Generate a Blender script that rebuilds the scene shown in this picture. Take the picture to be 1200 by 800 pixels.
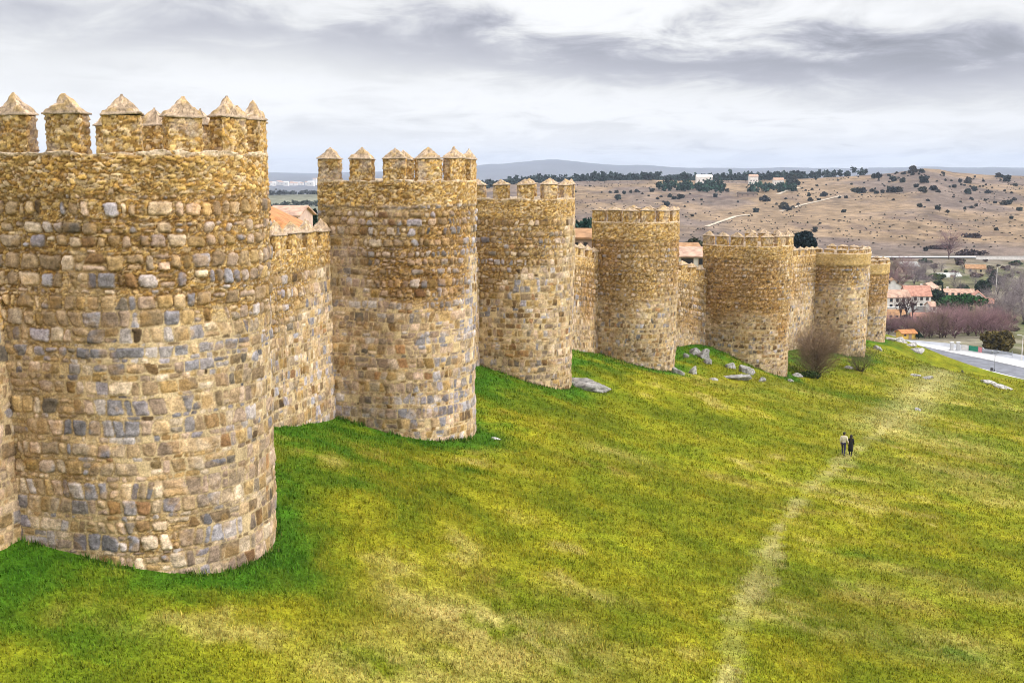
import bpy, math, random
import numpy as np
from mathutils import Vector, Matrix

for o in list(bpy.data.objects):
    bpy.data.objects.remove(o)
SC = bpy.context.scene
COL = SC.collection
random.seed(7)
RS = np.random.default_rng(7)

# ------------------------------------------------------------------ camera
FPX, HOR = 1333.0, 199.0
PITCH = math.atan((400 - HOR) / FPX)
CP, SP = math.cos(PITCH), math.sin(PITCH)
cd = bpy.data.cameras.new('camera')
cam = bpy.data.objects.new('camera', cd)
COL.objects.link(cam)
cd.sensor_width = 36.0
cd.lens = 36.0 * FPX / 1200.0
cd.clip_start = 0.5
cd.clip_end = 60000
cam.location = (0, 0, 0)
cam.rotation_euler = (math.pi / 2 - PITCH, 0, 0)
SC.camera = cam

# ------------------------------------------------------------------ view
SC.view_settings.view_transform = 'Standard'
SC.view_settings.look = 'None'
SC.view_settings.exposure = 0.22
SC.view_settings.gamma = 1.0
SC.view_settings.use_curve_mapping = False
SC.cycles.use_denoising = True
SC.cycles.filter_width = 1.0
SC.cycles.max_bounces = 6
SC.cycles.volume_bounces = 0
SC.cycles.caustics_reflective = False
SC.cycles.caustics_refractive = False

# ------------------------------------------------------------------ light
SUN_DIR = Vector((0.90, -0.26, 0.58)).normalized()
SUN_EL = math.asin(SUN_DIR.z)
SUN_ROT = math.atan2(SUN_DIR.x, SUN_DIR.y)
sd = bpy.data.lights.new('sun', 'SUN')
sun = bpy.data.objects.new('sun', sd)
COL.objects.link(sun)
sd.energy = 1.5
sd.angle = math.radians(14)
sd.color = (1.0, 0.93, 0.82)
sun.rotation_euler = SUN_DIR.to_track_quat('Z', 'Y').to_euler()


class NT:
    """little helper to write node trees"""
    def __init__(self, tree):
        self.t = tree
        self.n = tree.nodes
        self.l = tree.links

    def node(self, typ, **kw):
        n = self.n.new(typ)
        for k, v in kw.items():
            setattr(n, k, v)
        return n

    def put(self, sock, val):
        if val is None:
            return
        if hasattr(val, 'is_output'):
            self.l.new(val, sock)
        else:
            sock.default_value = val

    def math(self, op, a, b=None, c=None, clamp=False):
        n = self.node('ShaderNodeMath', operation=op, use_clamp=clamp)
        for i, v in enumerate((a, b, c)):
            self.put(n.inputs[i], v)
        return n.outputs[0]

    def mix(self, fac, a, b, blend='MIX'):
        n = self.node('ShaderNodeMix', data_type='RGBA', blend_type=blend)
        self.put(n.inputs[0], fac)
        self.put(n.inputs[6], a)
        self.put(n.inputs[7], b)
        return n.outputs[2]

    def noise(self, vec, scale, detail=4.0, rough=0.55, dist=0.0):
        n = self.node('ShaderNodeTexNoise')
        self.put(n.inputs['Vector'], vec)
        n.inputs['Scale'].default_value = scale
        n.inputs['Detail'].default_value = detail
        n.inputs['Roughness'].default_value = rough
        n.inputs['Distortion'].default_value = dist
        return n.outputs[0]

    def ramp(self, v, lo, hi, a=0.0, b=1.0):
        n = self.node('ShaderNodeMapRange', clamp=True)
        n.interpolation_type = 'SMOOTHSTEP'
        self.put(n.inputs[0], v)
        for i, x in enumerate((lo, hi, a, b)):
            n.inputs[i + 1].default_value = x
        return n.outputs[0]


# ------------------------------------------------------------------ overcast sky
world = bpy.data.worlds.new('World')
SC.world = world
world.use_nodes = True
W = NT(world.node_tree)
W.n.clear()
wout = W.node('ShaderNodeOutputWorld')
bg = W.node('ShaderNodeBackground')
bg.inputs['Strength'].default_value = 0.1
sky = W.node('ShaderNodeTexSky', sky_type='NISHITA')
sky.sun_disc = False
sky.sun_elevation = SUN_EL
sky.sun_rotation = SUN_ROT
tc = W.node('ShaderNodeTexCoord')
sx = W.node('ShaderNodeSeparateXYZ')
W.l.new(tc.outputs['Generated'], sx.inputs[0])
dx, dy, dz = sx.outputs
az = W.math('ARCTAN2', dx, dy)
zc = W.math('MAXIMUM', dz, 0.0)
# cloud deck seen in perspective: direction projected on a flat layer
den = W.math('ADD', zc, 0.15)
cu = W.math('DIVIDE', dx, den)
cv = W.math('DIVIDE', dy, den)
cvec = W.node('ShaderNodeCombineXYZ')
W.put(cvec.inputs[0], W.math('MULTIPLY', cu, 1.0))
W.put(cvec.inputs[1], W.math('MULTIPLY', cv, 0.85))
streak = W.noise(cvec.outputs[0], 0.80, 6.0, 0.50, 0.8)
lump = W.noise(cvec.outputs[0], 2.7, 7.0, 0.60, 0.5)


wav = W.math('MULTIPLY', W.math('SUBTRACT', lump, 0.5), 0.085)
wav = W.math('ADD', wav, W.math('MULTIPLY', W.math('SUBTRACT', streak, 0.5), 0.05))


def gau(a0, e0, sa, se, tilt=0.0):
    da = W.math('DIVIDE', W.math('SUBTRACT', az, a0), sa)
    el = W.math('ADD', W.math('ADD', dz, wav), W.math('MULTIPLY', W.math('SUBTRACT', az, a0), tilt))
    de = W.math('DIVIDE', W.math('SUBTRACT', el, e0), se)
    r = W.math('ADD', W.math('MULTIPLY', da, da), W.math('MULTIPLY', de, de))
    return W.math('EXPONENT', W.math('MULTIPLY', r, -1.0))


def azp(px):
    return math.atan((px - 600) / FPX)


def elp(py):
    return math.sin(math.atan((HOR - py) / FPX))


bands = [  # px, py, width, height, amount, tilt
    (900, 78, 330, 36, -0.27, 0.02), (700, 70, 150, 26, -0.12, 0.05), (1180, 95, 260, 34, -0.16, 0.0),
    (330, 45, 260, 42, -0.15, 0.02), (120, 60, 170, 60, -0.10, 0.0), (520, 52, 120, 30, -0.06, 0.0),
    (740, 4, 190, 40, 0.30, 0.0), (560, 118, 320, 20, 0.16, 0.05), (230, 88, 130, 24, 0.10, 0.0),
    (60, 140, 160, 40, 0.14, 0.0), (850, 140, 420, 18, 0.10, 0.0), (1000, 20, 90, 20, 0.06, 0.0),
    (1130, 30, 190, 34, -0.05, 0.0), (420, 18, 70, 20, 0.10, 0.0), (700, 178, 700, 12, 0.08, 0.0)]
val = W.math('ADD', 0.80, W.math('MULTIPLY', W.math('SUBTRACT', streak, 0.5), 0.52))
val = W.math('ADD', val, W.math('MULTIPLY', W.math('SUBTRACT', lump, 0.5), 0.55))
for px, py, w_, h_, amt, tl in bands:
    val = W.math('ADD', val, W.math('MULTIPLY', gau(azp(px), elp(py), w_ / FPX, h_ / FPX, tl), amt))
val = W.ramp(val, 0.2, 1.02, 0.30, 1.06)
# an overcast sky is brighter overhead than at the horizon
zen = W.math('ADD', 1.0, W.math('MULTIPLY', W.ramp(dz, 0.16, 0.75), 1.10))
# and brighter round the veiled sun
dt = W.node('ShaderNodeVectorMath', operation='DOT_PRODUCT')
W.l.new(tc.outputs['Generated'], dt.inputs[0])
dt.inputs[1].default_value = SUN_DIR
zen = W.math('ADD', zen, W.math('MULTIPLY', W.math('POWER', W.math('MAXIMUM', dt.outputs['Value'], 0.0), 3.0), 2.2))
col = W.mix(W.ramp(val, 0.42, 0.92), (0.93, 0.93, 1.06, 1), (1.0, 1.0, 1.01, 1))
vv = W.node('ShaderNodeCombineXYZ')
lum = W.math('MULTIPLY', W.math('MULTIPLY', val, zen), 8.6)
for i in range(3):
    W.put(vv.inputs[i], lum)
ccol = W.mix(1.0, col, vv.outputs[0], 'MULTIPLY')
final = W.mix(0.93, sky.outputs[0], ccol)
W.l.new(final, bg.inputs['Color'])
W.l.new(bg.outputs[0], wout.inputs['Surface'])


# ================================================================== helpers
def at(px, py, Y):
    ddx, ddy = px - 600.0, 400.0 - py
    d = np.array([ddx, FPX * CP + ddy * SP, -FPX * SP + ddy * CP])
    return d * (Y / d[1])


def atz(px, py, z):
    ddx, ddy = px - 600.0, 400.0 - py
    d = np.array([ddx, FPX * CP + ddy * SP, -FPX * SP + ddy * CP])
    return d * (z / d[2])


def tag(o, label=None, cat=None, group=None, kind=None):
    if label: o['label'] = label
    if cat: o['category'] = cat
    if group: o['group'] = group
    if kind: o['kind'] = kind
    return o


def empty(name, loc, rz=0.0):
    o = bpy.data.objects.new(name, None)
    o.empty_display_size = 0.3
    COL.objects.link(o)
    o.location = tuple(float(v) for v in loc)
    o.rotation_euler = (0, 0, rz)
    return o


def link(name, me, mat=None, parent=None, loc=None, smooth=False):
    if mat is not None:
        me.materials.append(mat)
    o = bpy.data.objects.new(name, me)
    COL.objects.link(o)
    if parent: o.parent = parent
    if loc is not None: o.location = tuple(float(v) for v in loc)
    if smooth: me.polygons.foreach_set('use_smooth', np.ones(len(me.polygons), bool))
    return o


def npmesh(name, V, F, colors=None, smooth=True):
    """V (n,3); F (m,k) faces all of k corners; colors (n,3)"""
    V = np.ascontiguousarray(V, np.float32)
    F = np.ascontiguousarray(F, np.int32)
    me = bpy.data.meshes.new(name)
    n, k = F.shape
    me.vertices.add(len(V))
    me.vertices.foreach_set('co', V.ravel())
    me.loops.add(n * k)
    me.loops.foreach_set('vertex_index', F.ravel())
    me.polygons.add(n)
    me.polygons.foreach_set('loop_start', np.arange(0, n * k, k, dtype=np.int32))
    me.update(calc_edges=True)
    if smooth:
        me.polygons.foreach_set('use_smooth', np.ones(n, bool))
    if colors is not None:
        a = me.color_attributes.new('Col', 'FLOAT_COLOR', 'POINT')
        c = np.ones((len(V), 4), np.float32)
        c[:, :3] = colors
        a.data.foreach_set('color', c.ravel())
    return me


def gridfaces(nu, nv, closed=False, off=0):
    """vertex index = i*nv + j"""
    i = np.arange(nu if closed else nu - 1)
    j = np.arange(nv - 1)
    I, J = np.meshgrid(i, j, indexing='ij')
    I2 = (I + 1) % nu
    return np.stack([I * nv + J, I2 * nv + J, I2 * nv + J + 1, I * nv + J + 1], -1).reshape(-1, 4) + off


class MB:
    """collect polygons, build as ONE mesh"""
    def __init__(self):
        self.v, self.f = [], []

    def add(self, vs, fs):
        o = len(self.v)
        self.v += [tuple(map(float, p)) for p in vs]
        self.f += [tuple(i + o for i in q) for q in fs]

    def box(self, c, s, rz=0.0):
        cx, cy, cz = c
        a, b, h = s[0] / 2, s[1] / 2, s[2] / 2
        co, si = math.cos(rz), math.sin(rz)
        vs = []
        for z in (-h, h):
            for x, y in ((-a, -b), (a, -b), (a, b), (-a, b)):
                vs.append((cx + x * co - y * si, cy + x * si + y * co, cz + z))
        self.add(vs, [(3, 2, 1, 0), (4, 5, 6, 7), (0, 1, 5, 4), (1, 2, 6, 5), (2, 3, 7, 6), (3, 0, 4, 7)])

    def tube(self, p, q, r0, r1, n=6):
        p, q = Vector(p), Vector(q)
        d = (q - p).normalized()
        a = d.orthogonal().normalized()
        b = d.cross(a)
        vs = []
        for c, r in ((p, r0), (q, r1)):
            for k in range(n):
                t = 2 * math.pi * k / n
                vs.append(c + a * (r * math.cos(t)) + b * (r * math.sin(t)))
        fs = [(k, (k + 1) % n, n + (k + 1) % n, n + k) for k in range(n)]
        fs += [tuple(range(n - 1, -1, -1)), tuple(range(n, 2 * n))]
        self.add(vs, fs)

    def mesh(self, name):
        me = bpy.data.meshes.new(name)
        me.from_pydata(self.v, [], self.f)
        me.update()
        return me

    def build(self, name, mat, parent=None, loc=None, smooth=False):
        return link(name, self.mesh(name), mat, parent, loc, smooth)


# ---------------------------------------------------------------- numpy noise
def _h(ix, iy, seed):
    x = (ix.astype(np.int64) * 374761393 + iy.astype(np.int64) * 668265263 + seed * 982451653) & 0xFFFFFFFF
    x = ((x ^ (x >> 13)) * 1274126177) & 0xFFFFFFFF
    x = ((x ^ (x >> 15)) * 2246822519) & 0xFFFFFFFF
    x = x ^ (x >> 16)
    return (x & 0xFFFFFF).astype(np.float64) / 0xFFFFFF


def vnoise(x, y, seed=0):
    x0, y0 = np.floor(x), np.floor(y)
    fx, fy = x - x0, y - y0
    fx, fy = fx * fx * (3 - 2 * fx), fy * fy * (3 - 2 * fy)
    x0, y0 = x0.astype(np.int64), y0.astype(np.int64)
    a = _h(x0, y0, seed); b = _h(x0 + 1, y0, seed)
    c = _h(x0, y0 + 1, seed); d = _h(x0 + 1, y0 + 1, seed)
    return (a * (1 - fx) + b * fx) * (1 - fy) + (c * (1 - fx) + d * fx) * fy


def fbm(x, y, seed=0, octv=4, gain=0.5):
    s, a, t = 0.0, 1.0, 0.0
    for k in range(octv):
        s = s + a * vnoise(x * 2 ** k + 17.3 * k, y * 2 ** k - 9.1 * k, seed + k)
        t += a
        a *= gain
    return s / t          # 0..1


def cells(x, y, seed, jit=0.85):
    """cellular noise: edge distance F2-F1 and a random id value"""
    x0, y0 = np.floor(x).astype(np.int64), np.floor(y).astype(np.int64)
    f1 = np.full(x.shape, 9.0); f2 = np.full(x.shape, 9.0); idv = np.zeros(x.shape); idw = np.zeros(x.shape)
    for i in (-1, 0, 1):
        for j in (-1, 0, 1):
            cx, cy = x0 + i, y0 + j
            px = cx + 0.5 + (_h(cx, cy, seed) - 0.5) * jit
            py = cy + 0.5 + (_h(cx, cy, seed + 5) - 0.5) * jit
            d = np.hypot(x - px, y - py)
            nearer = d < f1
            f2 = np.where(nearer, f1, np.minimum(f2, d))
            idv = np.where(nearer, _h(cx, cy, seed + 11), idv)
            idw = np.where(nearer, _h(cx, cy, seed + 23), idw)
            f1 = np.where(nearer, d, f1)
    return f2 - f1, idv, idw


def sstep(a, b, x):
    t = np.clip((x - a) / (b - a), 0, 1)
    return t * t * (3 - 2 * t)


# ================================================================== materials
def simple_mat(name, col, rough=0.8, nscale=6.0, amount=0.35, bump=0.3, metallic=0.0, spec=0.3):
    m = bpy.data.materials.new(name)
    m.use_nodes = True
    T = NT(m.node_tree)
    p = T.n['Principled BSDF']
    g = T.node('ShaderNodeTexCoord')
    n = T.noise(g.outputs['Object'], nscale, 5.0, 0.6)
    c0 = tuple(v * (1 - amount) for v in col) + (1,)
    c1 = tuple(min(1, v * (1 + amount)) for v in col) + (1,)
    T.l.new(T.mix(T.ramp(n, 0.3, 0.7), c0, c1), p.inputs['Base Color'])
    p.inputs['Roughness'].default_value = rough
    p.inputs['Metallic'].default_value = metallic
    p.inputs['Specular IOR Level'].default_value = spec
    if bump:
        b = T.node('ShaderNodeBump')
        b.inputs['Strength'].default_value = bump
        b.inputs['Distance'].default_value = 0.05
        T.l.new(n, b.inputs['Height'])
        T.l.new(b.outputs[0], p.inputs['Normal'])
    return m


def attr_mat(name, nscale=18.0, lo=0.72, hi=1.28, bump=0.5, bdist=0.03, rough=0.92, nscale2=3.0, lo2=0.85, hi2=1.15, spec=0.2):
    """colour from the vertex attribute, fine grain from object-space noise"""
    m = bpy.data.materials.new(name)
    m.use_nodes = True
    T = NT(m.node_tree)
    p = T.n['Principled BSDF']
    a = T.node('ShaderNodeVertexColor', layer_name='Col')
    g = T.node('ShaderNodeTexCoord')
    n = T.noise(g.outputs['Object'], nscale, 6.0, 0.65)
    n2 = T.noise(g.outputs['Object'], nscale2, 4.0, 0.6)
    f = T.math('MULTIPLY', T.ramp(n, 0.25, 0.75, lo, hi), T.ramp(n2, 0.3, 0.7, lo2, hi2))
    cx = T.node('ShaderNodeCombineXYZ')
    for i in range(3):
        T.put(cx.inputs[i], f)
    if name == 'ground_cover':     # broader mottling that still shows far away
        n3 = T.noise(g.outputs['Object'], 0.12, 6.0, 0.62)
        f = T.math('MULTIPLY', f, T.ramp(n3, 0.30, 0.70, 0.72, 1.28))
        for i in range(3):
            T.put(cx.inputs[i], f)
    T.l.new(T.mix(1.0, a.outputs[0], cx.outputs[0], 'MULTIPLY'), p.inputs['Base Color'])
    p.inputs['Roughness'].default_value = rough
    p.inputs['Specular IOR Level'].default_value = spec
    b = T.node('ShaderNodeBump')
    b.inputs['Strength'].default_value = bump
    b.inputs['Distance'].default_value = bdist
    T.l.new(n, b.inputs['Height'])
    T.l.new(b.outputs[0], p.inputs['Normal'])
    return m


M_STONE = attr_mat('masonry_stone', 16.0, 0.70, 1.30, 0.7, 0.03, 0.93)
M_GRANITE = attr_mat('granite_rock', 9.0, 0.6, 1.35, 0.8, 0.05, 0.9)
M_GROUND = attr_mat('ground_cover', 7.0, 0.55, 1.45, 0.9, 0.12, 0.97, 1.1, 0.82, 1.18, 0.05)
M_GRASS = attr_mat('grass_blades', 5.0, 0.8, 1.2, 0.0, 0.01, 0.8, 1.0, 0.9, 1.1, 0.1)
M_LEAF = attr_mat('foliage', 1.5, 0.7, 1.3, 0.0, 0.01, 0.8, 0.3, 0.85, 1.15, 0.15)
M_TWIG = attr_mat('bare_twigs', 2.0, 0.7, 1.3, 0.0, 0.01, 0.9, 0.5, 0.85, 1.15, 0.1)
M_BARK = simple_mat('bark', (0.09, 0.065, 0.05), 0.9, 5.0, 0.4)
M_TILE_O = simple_mat('orange_clay_tile', (0.46, 0.20, 0.075), 0.85, 1.6, 0.35)
M_TILE_R = simple_mat('red_clay_tile', (0.46, 0.23, 0.165), 0.85, 1.2, 0.3)
M_TILE_P = simple_mat('faded_pink_tile', (0.47, 0.30, 0.22), 0.85, 1.2, 0.3)
M_TILE_B = simple_mat('weathered_brown_tile', (0.36, 0.20, 0.10), 0.85, 1.2, 0.3)
M_WHITE = simple_mat('white_render', (0.74, 0.70, 0.66), 0.85, 0.9, 0.12)
M_PINKW = simple_mat('pinkish_render', (0.58, 0.42, 0.35), 0.85, 0.9, 0.15)
M_CREAM = simple_mat('cream_render', (0.62, 0.52, 0.36), 0.85, 0.9, 0.15)
M_YELL = simple_mat('yellow_render', (0.68, 0.46, 0.10), 0.85, 0.9, 0.15)
M_GREYROOF = simple_mat('weathered_sheet_roof', (0.46, 0.47, 0.44), 0.8, 0.5, 0.2)
M_GLASS = simple_mat('dark_window_glass', (0.035, 0.04, 0.05), 0.15, 3.0, 0.2, 0.0, 0.0, 0.5)
M_FRAME = simple_mat('painted_frame', (0.30, 0.22, 0.17), 0.6, 6.0, 0.1, 0.0)
M_ASPH = simple_mat('asphalt', (0.17, 0.175, 0.20), 0.9, 0.5, 0.2)
M_PAVE = simple_mat('pale_paving', (0.50, 0.49, 0.49), 0.85, 0.6, 0.12)
M_KERB = simple_mat('white_kerb_stone', (0.72, 0.71, 0.69), 0.8, 0.9, 0.12)
M_PLAZA = simple_mat('grey_concrete', (0.33, 0.34, 0.37), 0.85, 0.4, 0.15)
M_STEEL = simple_mat('galvanised_steel', (0.30, 0.31, 0.33), 0.45, 5.0, 0.15, 0.1, 0.6)
M_DARKM = simple_mat('dark_metal', (0.045, 0.045, 0.05), 0.5, 5.0, 0.2, 0.1, 0.3)
M_GREENP = simple_mat('green_sheet', (0.02, 0.22, 0.13), 0.6, 3.0, 0.15, 0.1)
M_PINKP = simple_mat('pink_sheet', (0.60, 0.22, 0.24), 0.6, 3.0, 0.15, 0.1)
M_DIRT = simple_mat('pale_dirt', (0.50, 0.42, 0.32), 0.95, 0.3, 0.2)

# ================================================================== towers (plan geometry)
# px of right silhouette, mid row, nose depth, nose radius, px of near-flank/wall corner, apex px row, base px row
TDEF = [(316, 400, 40, 4.2, 8, 113, 686), (556, 340, 66, 4.0, 388, 173, 516), (671, 330, 92, 4.0, 560, 209, 458),
        (793, 340, 117, 4.0, 700, 242, 434), (926, 350, 134, 4.2, 828, 271, 443), (1017, 350, 160, 4.0, 955, 289, 415),
        (1039, 360, 184, 4.0, 1018, 302, 405)]


def proj(P):
    X, Y, Z = P
    cf = Y * CP - Z * SP
    return 600 + FPX * X / cf, 400 - FPX * (Y * SP + Z * CP) / cf


TW = []
cen = []
for xr, ym, Yc, R, xJ, yt, yb in TDEF:
    d = at(xr, ym, Yc)
    th = math.atan2(d[0], d[1])
    X = math.tan(th) * Yc
    for _ in range(20):
        X = Yc * math.tan(th - math.asin(R / math.hypot(X, Yc)))
    cen.append(np.array([X, Yc]))
for i, (xr, ym, Yc, R, xJ, yt, yb) in enumerate(TDEF):
    v = cen[min(i + 1, 6)] - cen[max(i - 1, 0)]
    v = v / np.hypot(*v)
    n = np.array([v[1], -v[0]])
    apex = at(xr, yt, Yc - R * 0.5)[2]
    base = at(xr, yb, Yc - R)[2]
    L = R
    while L < 12:
        J = cen[i] - n * (L - R) - v * R
        if proj((J[0], J[1], (apex + base) / 2))[0] < xJ:
            break
        L += 0.05
    L = max(L, R + 1.2)
    J = cen[i] - n * (L - R) - v * R
    TW.append(dict(C=cen[i], R=R, v=v, n=n, L=L, J=J, K=J + v * 2 * R, apex=apex, base=base, cren=apex - 1.85))

# wall face polyline (near to far), used for the ground and the city side
WALL = [TW[0]['J'] - TW[0]['v'] * 60]
for t in TW:
    WALL += [t['J'], t['K']]
WALL += [TW[-1]['K'] + np.array([2.0, 22.0])]
WALL = np.array(WALL)


def wall_side(X, Y):
    """signed distance from the wall face line, positive outside (right)"""
    best = np.full(np.shape(X), 1e9)
    sgn = np.ones(np.shape(X))
    for a, b in zip(WALL[:-1], WALL[1:]):
        e = b - a
        l2 = e @ e
        t = np.clip(((X - a[0]) * e[0] + (Y - a[1]) * e[1]) / l2, 0, 1)
        qx, qy = X - a[0] - t * e[0], Y - a[1] - t * e[1]
        d = np.hypot(qx, qy)
        s = np.where(qx * e[1] - qy * e[0] >= 0, 1.0, -1.0)
        nearer = d < best
        best = np.where(nearer, d, best)
        sgn = np.where(nearer, s, sgn)
    return best * sgn


def tower_dist(X, Y):
    """distance outside the nearest tower outline (U shape)"""
    best = np.full(np.shape(X), 1e9)
    for t in TW:
        a, b = t['C'] - t['n'] * (t['L'] - t['R']), t['C']
        e = b - a
        s = np.clip(((X - a[0]) * e[0] + (Y - a[1]) * e[1]) / (e @ e), 0, 1)
        d = np.hypot(X - a[0] - s * e[0], Y - a[1] - s * e[1]) - t['R']
        best = np.minimum(best, d)
    return best


# ================================================================== terrain height
ctrl_px = [(240, 690, 35.6), (318, 668, 38.0), (120, 672, 34.8), (10, 640, 36.0),
           (500, 517, 62.2), (553, 513, 64.3), (390, 490, 62.6), (322, 521, 50.5),
           (668, 459, 90.0), (600, 440, 88.2), (672, 414, 103.0),
           (780, 437, 113.2), (702, 415, 114.8), (800, 413, 126.0),
           (920, 444, 131.0), (832, 406, 132.0), (945, 440, 138.0), (1000, 418, 156.0),
           (1040, 404, 180.0), (1060, 403, 186.0), (1078, 412, 184.0), (1100, 431, 179.0),
           (1150, 441, 174.0), (1200, 447, 168.0)]
cpts = np.array([at(*c) for c in ctrl_px])
plane_A = np.c_[np.ones(len(cpts)), cpts[:, 0], cpts[:, 1]]
PL = np.array([-15.75, -0.171, -0.0215])


def _plane(X, Y):
    return PL[0] + PL[1] * X + PL[2] * Y


extra = []
for X, Y in ((0, 20), (20, 20), (-20, 20), (14, 36), (24, 56), (8, 50), (24.8, 86), (14, 70), (40, 86), (28, 45), (40, 60),
             (40, 110), (60, 130), (35, 118), (60, 90), (80, 160), (0, 0), (40, 0), (100, 100), (90, 60)):
    extra.append((X, Y, _plane(X, Y)))
cpts = np.vstack([cpts, np.array(extra)])
res = cpts[:, 2] - _plane(cpts[:, 0], cpts[:, 1])


def _ker(r):
    return np.sqrt(r * r + 9.0)


KM = _ker(np.hypot(cpts[:, None, 0] - cpts[None, :, 0], cpts[:, None, 1] - cpts[None, :, 1]))
n_ = len(cpts)
AA = np.zeros((n_ + 1, n_ + 1))
AA[:n_, :n_] = KM - np.eye(n_) * 0.6
AA[n_, :n_] = 1
AA[:n_, n_] = 1
CW = np.linalg.solve(AA, np.r_[res, 0.0])


def near_h(X, Y):
    X = np.asarray(X, float); Y = np.asarray(Y, float)
    z = _plane(X, Y) + CW[-1]
    for (a, b, _), w in zip(cpts, CW[:-1]):
        z = z + w * _ker(np.hypot(X - a, Y - b))
    return z


ROADZ = -41.0
crest_X = np.array([-400, 20, 45, 62, 68, 72, 78, 90, 120, 400])
crest_Y = np.array([330, 330, 260, 205, 192, 184, 178, 166, 150, 60])
HCX = np.array([300, 540, 600, 680, 760, 830, 900, 950, 1000, 1040, 1065, 1078, 1095, 1112, 1150, 1200, 1300, 1600])
HCY = np.array([231, 226, 216, 212.5, 211, 212, 211, 209, 206, 203, 199.0, 197.5, 198.5, 202, 205, 206.5, 203, 205])
MTX = np.array([-800, 200, 313, 380, 430, 500, 560, 600, 630, 652, 680, 720, 770, 850, 950, 1080, 1200, 1500, 2600])
MTY = np.array([200, 203, 203, 204, 203, 199, 195, 191, 188.5, 187, 190.5, 193, 195.5, 196.5, 198, 196.5, 197, 194, 199])


def ground_h(X, Y):
    X = np.asarray(X, float); Y = np.asarray(Y, float)
    r = np.hypot(X, Y)
    Yf = np.maximum(Y, 1.0)
    px = np.where(Y > 1.0, 600 + FPX * X / Yf, np.where(X > 0, 4000, -4000))
    zn = near_h(np.clip(X, -120, 160), np.clip(Y, -60, 330))
    side = wall_side(X, Y)
    zn = zn + 5.0 * sstep(0.6, 2.4, -side) - 0.33 * np.maximum(0, -side - 4)
    d = np.maximum(0, Y - np.interp(X, crest_X, crest_Y))
    zn = zn - 0.010 * d * d
    k = np.maximum(0, -(X + 60)) ; zn = zn - 0.001 * k * k
    k = np.maximum(0, X - 120); zn = zn - 0.004 * k * k
    k = np.maximum(0, -Y - 30); zn = zn - 0.01 * k * k
    # valley floor
    val = ROADZ - 4.5 * sstep(262, 330, Y) - 2.5 * sstep(0, -150, X)
    val = val + 1.6 * (fbm(X / 70.0, Y / 70.0, 91, 3) - 0.5) * sstep(330, 420, r) * 2
    # rising dry hillside
    hc = (HOR - np.interp(px, HCX, HCY)) / FPX * 1300.0
    up = sstep(560, 1330, Y) * 0.55 + np.clip((Y - 600) / 700, 0, 1) * 0.45
    hill = -46.0 + (hc + 46.0) * up
    hill = hill + 5.0 * (fbm(X / 120.0, Y / 160.0, 31, 4) - 0.5) * sstep(650, 800, Y) * sstep(1320, 1150, Y)
    hill = np.where(Y > 1330, -46.0 + (hc + 46.0) * (1 - sstep(1330, 2300, Y)) - 22 * sstep(1330, 3000, Y), hill)
    wgt = sstep(470, 600, Y)
    val = val * (1 - wgt) + hill * wgt
    # far plain and mountains
    mt = (HOR - np.interp(px, MTX, MTY)) / FPX * 9000.0
    mt = mt + 26 * (fbm(px / 40.0, Y / 1500.0, 77, 4) - 0.5)
    plain = -62.0 + (mt + 62.0) * sstep(5200, 9000, r)
    wf = sstep(2300, 4300, r)
    val = val * (1 - wf) + plain * wf
    val = np.where(Y < 1.0, np.where(r > 400, -50.0, ROADZ), val)
    q = 2.5
    hmx = np.clip(0.5 + 0.5 * (zn - val) / q, 0, 1)
    z = val * (1 - hmx) + zn * hmx + q * hmx * (1 - hmx) * 0.5
    z = np.where(r > 360, val, z)
    return z


def gz(x, y):
    return float(ground_h(np.array([x]), np.array([y]))[0])


def hit(px, py, y0=25.0, y1=9000.0):
    """first ground point seen through that pixel of the photograph"""
    Ys = np.geomspace(y0, y1, 4000)
    d = at(px, py, 1.0)
    zz = ground_h(d[0] * Ys, Ys)
    k = np.nonzero(d[2] * Ys < zz)[0]
    Yh = Ys[k[0]] if len(k) else y1
    return np.array([d[0] * Yh, Yh, gz(d[0] * Yh, Yh)])


# worn footpath up the slope (plan polyline from where it lies in the photo)
PATH = np.array([hit(*p)[:2] for p in ((842, 830), (852, 790), (862, 735), (880, 690), (902, 645), (918, 610), (948, 575),
                                       (985, 542), (1030, 508), (1058, 482), (1080, 458), (1102, 440), (1108, 434))])


def path_dist(X, Y):
    best = np.full(np.shape(X), 1e9)
    for a, b in zip(PATH[:-1], PATH[1:]):
        e = b - a
        t = np.clip(((X - a[0]) * e[0] + (Y - a[1]) * e[1]) / (e @ e), 0, 1)
        best = np.minimum(best, np.hypot(X - a[0] - t * e[0], Y - a[1] - t * e[1]))
    return best


def blot(X, Y, pts):
    """patches of dry or bare turf: (px, py, radius across, radius along, weight)"""
    s = np.zeros(np.shape(X))
    for px, py, ra, rb, w in pts:
        c = hit(px, py)
        s = s + w * np.exp(-((X - c[0]) / ra) ** 2 - ((Y - c[1]) / rb) ** 2)
    return s


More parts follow.
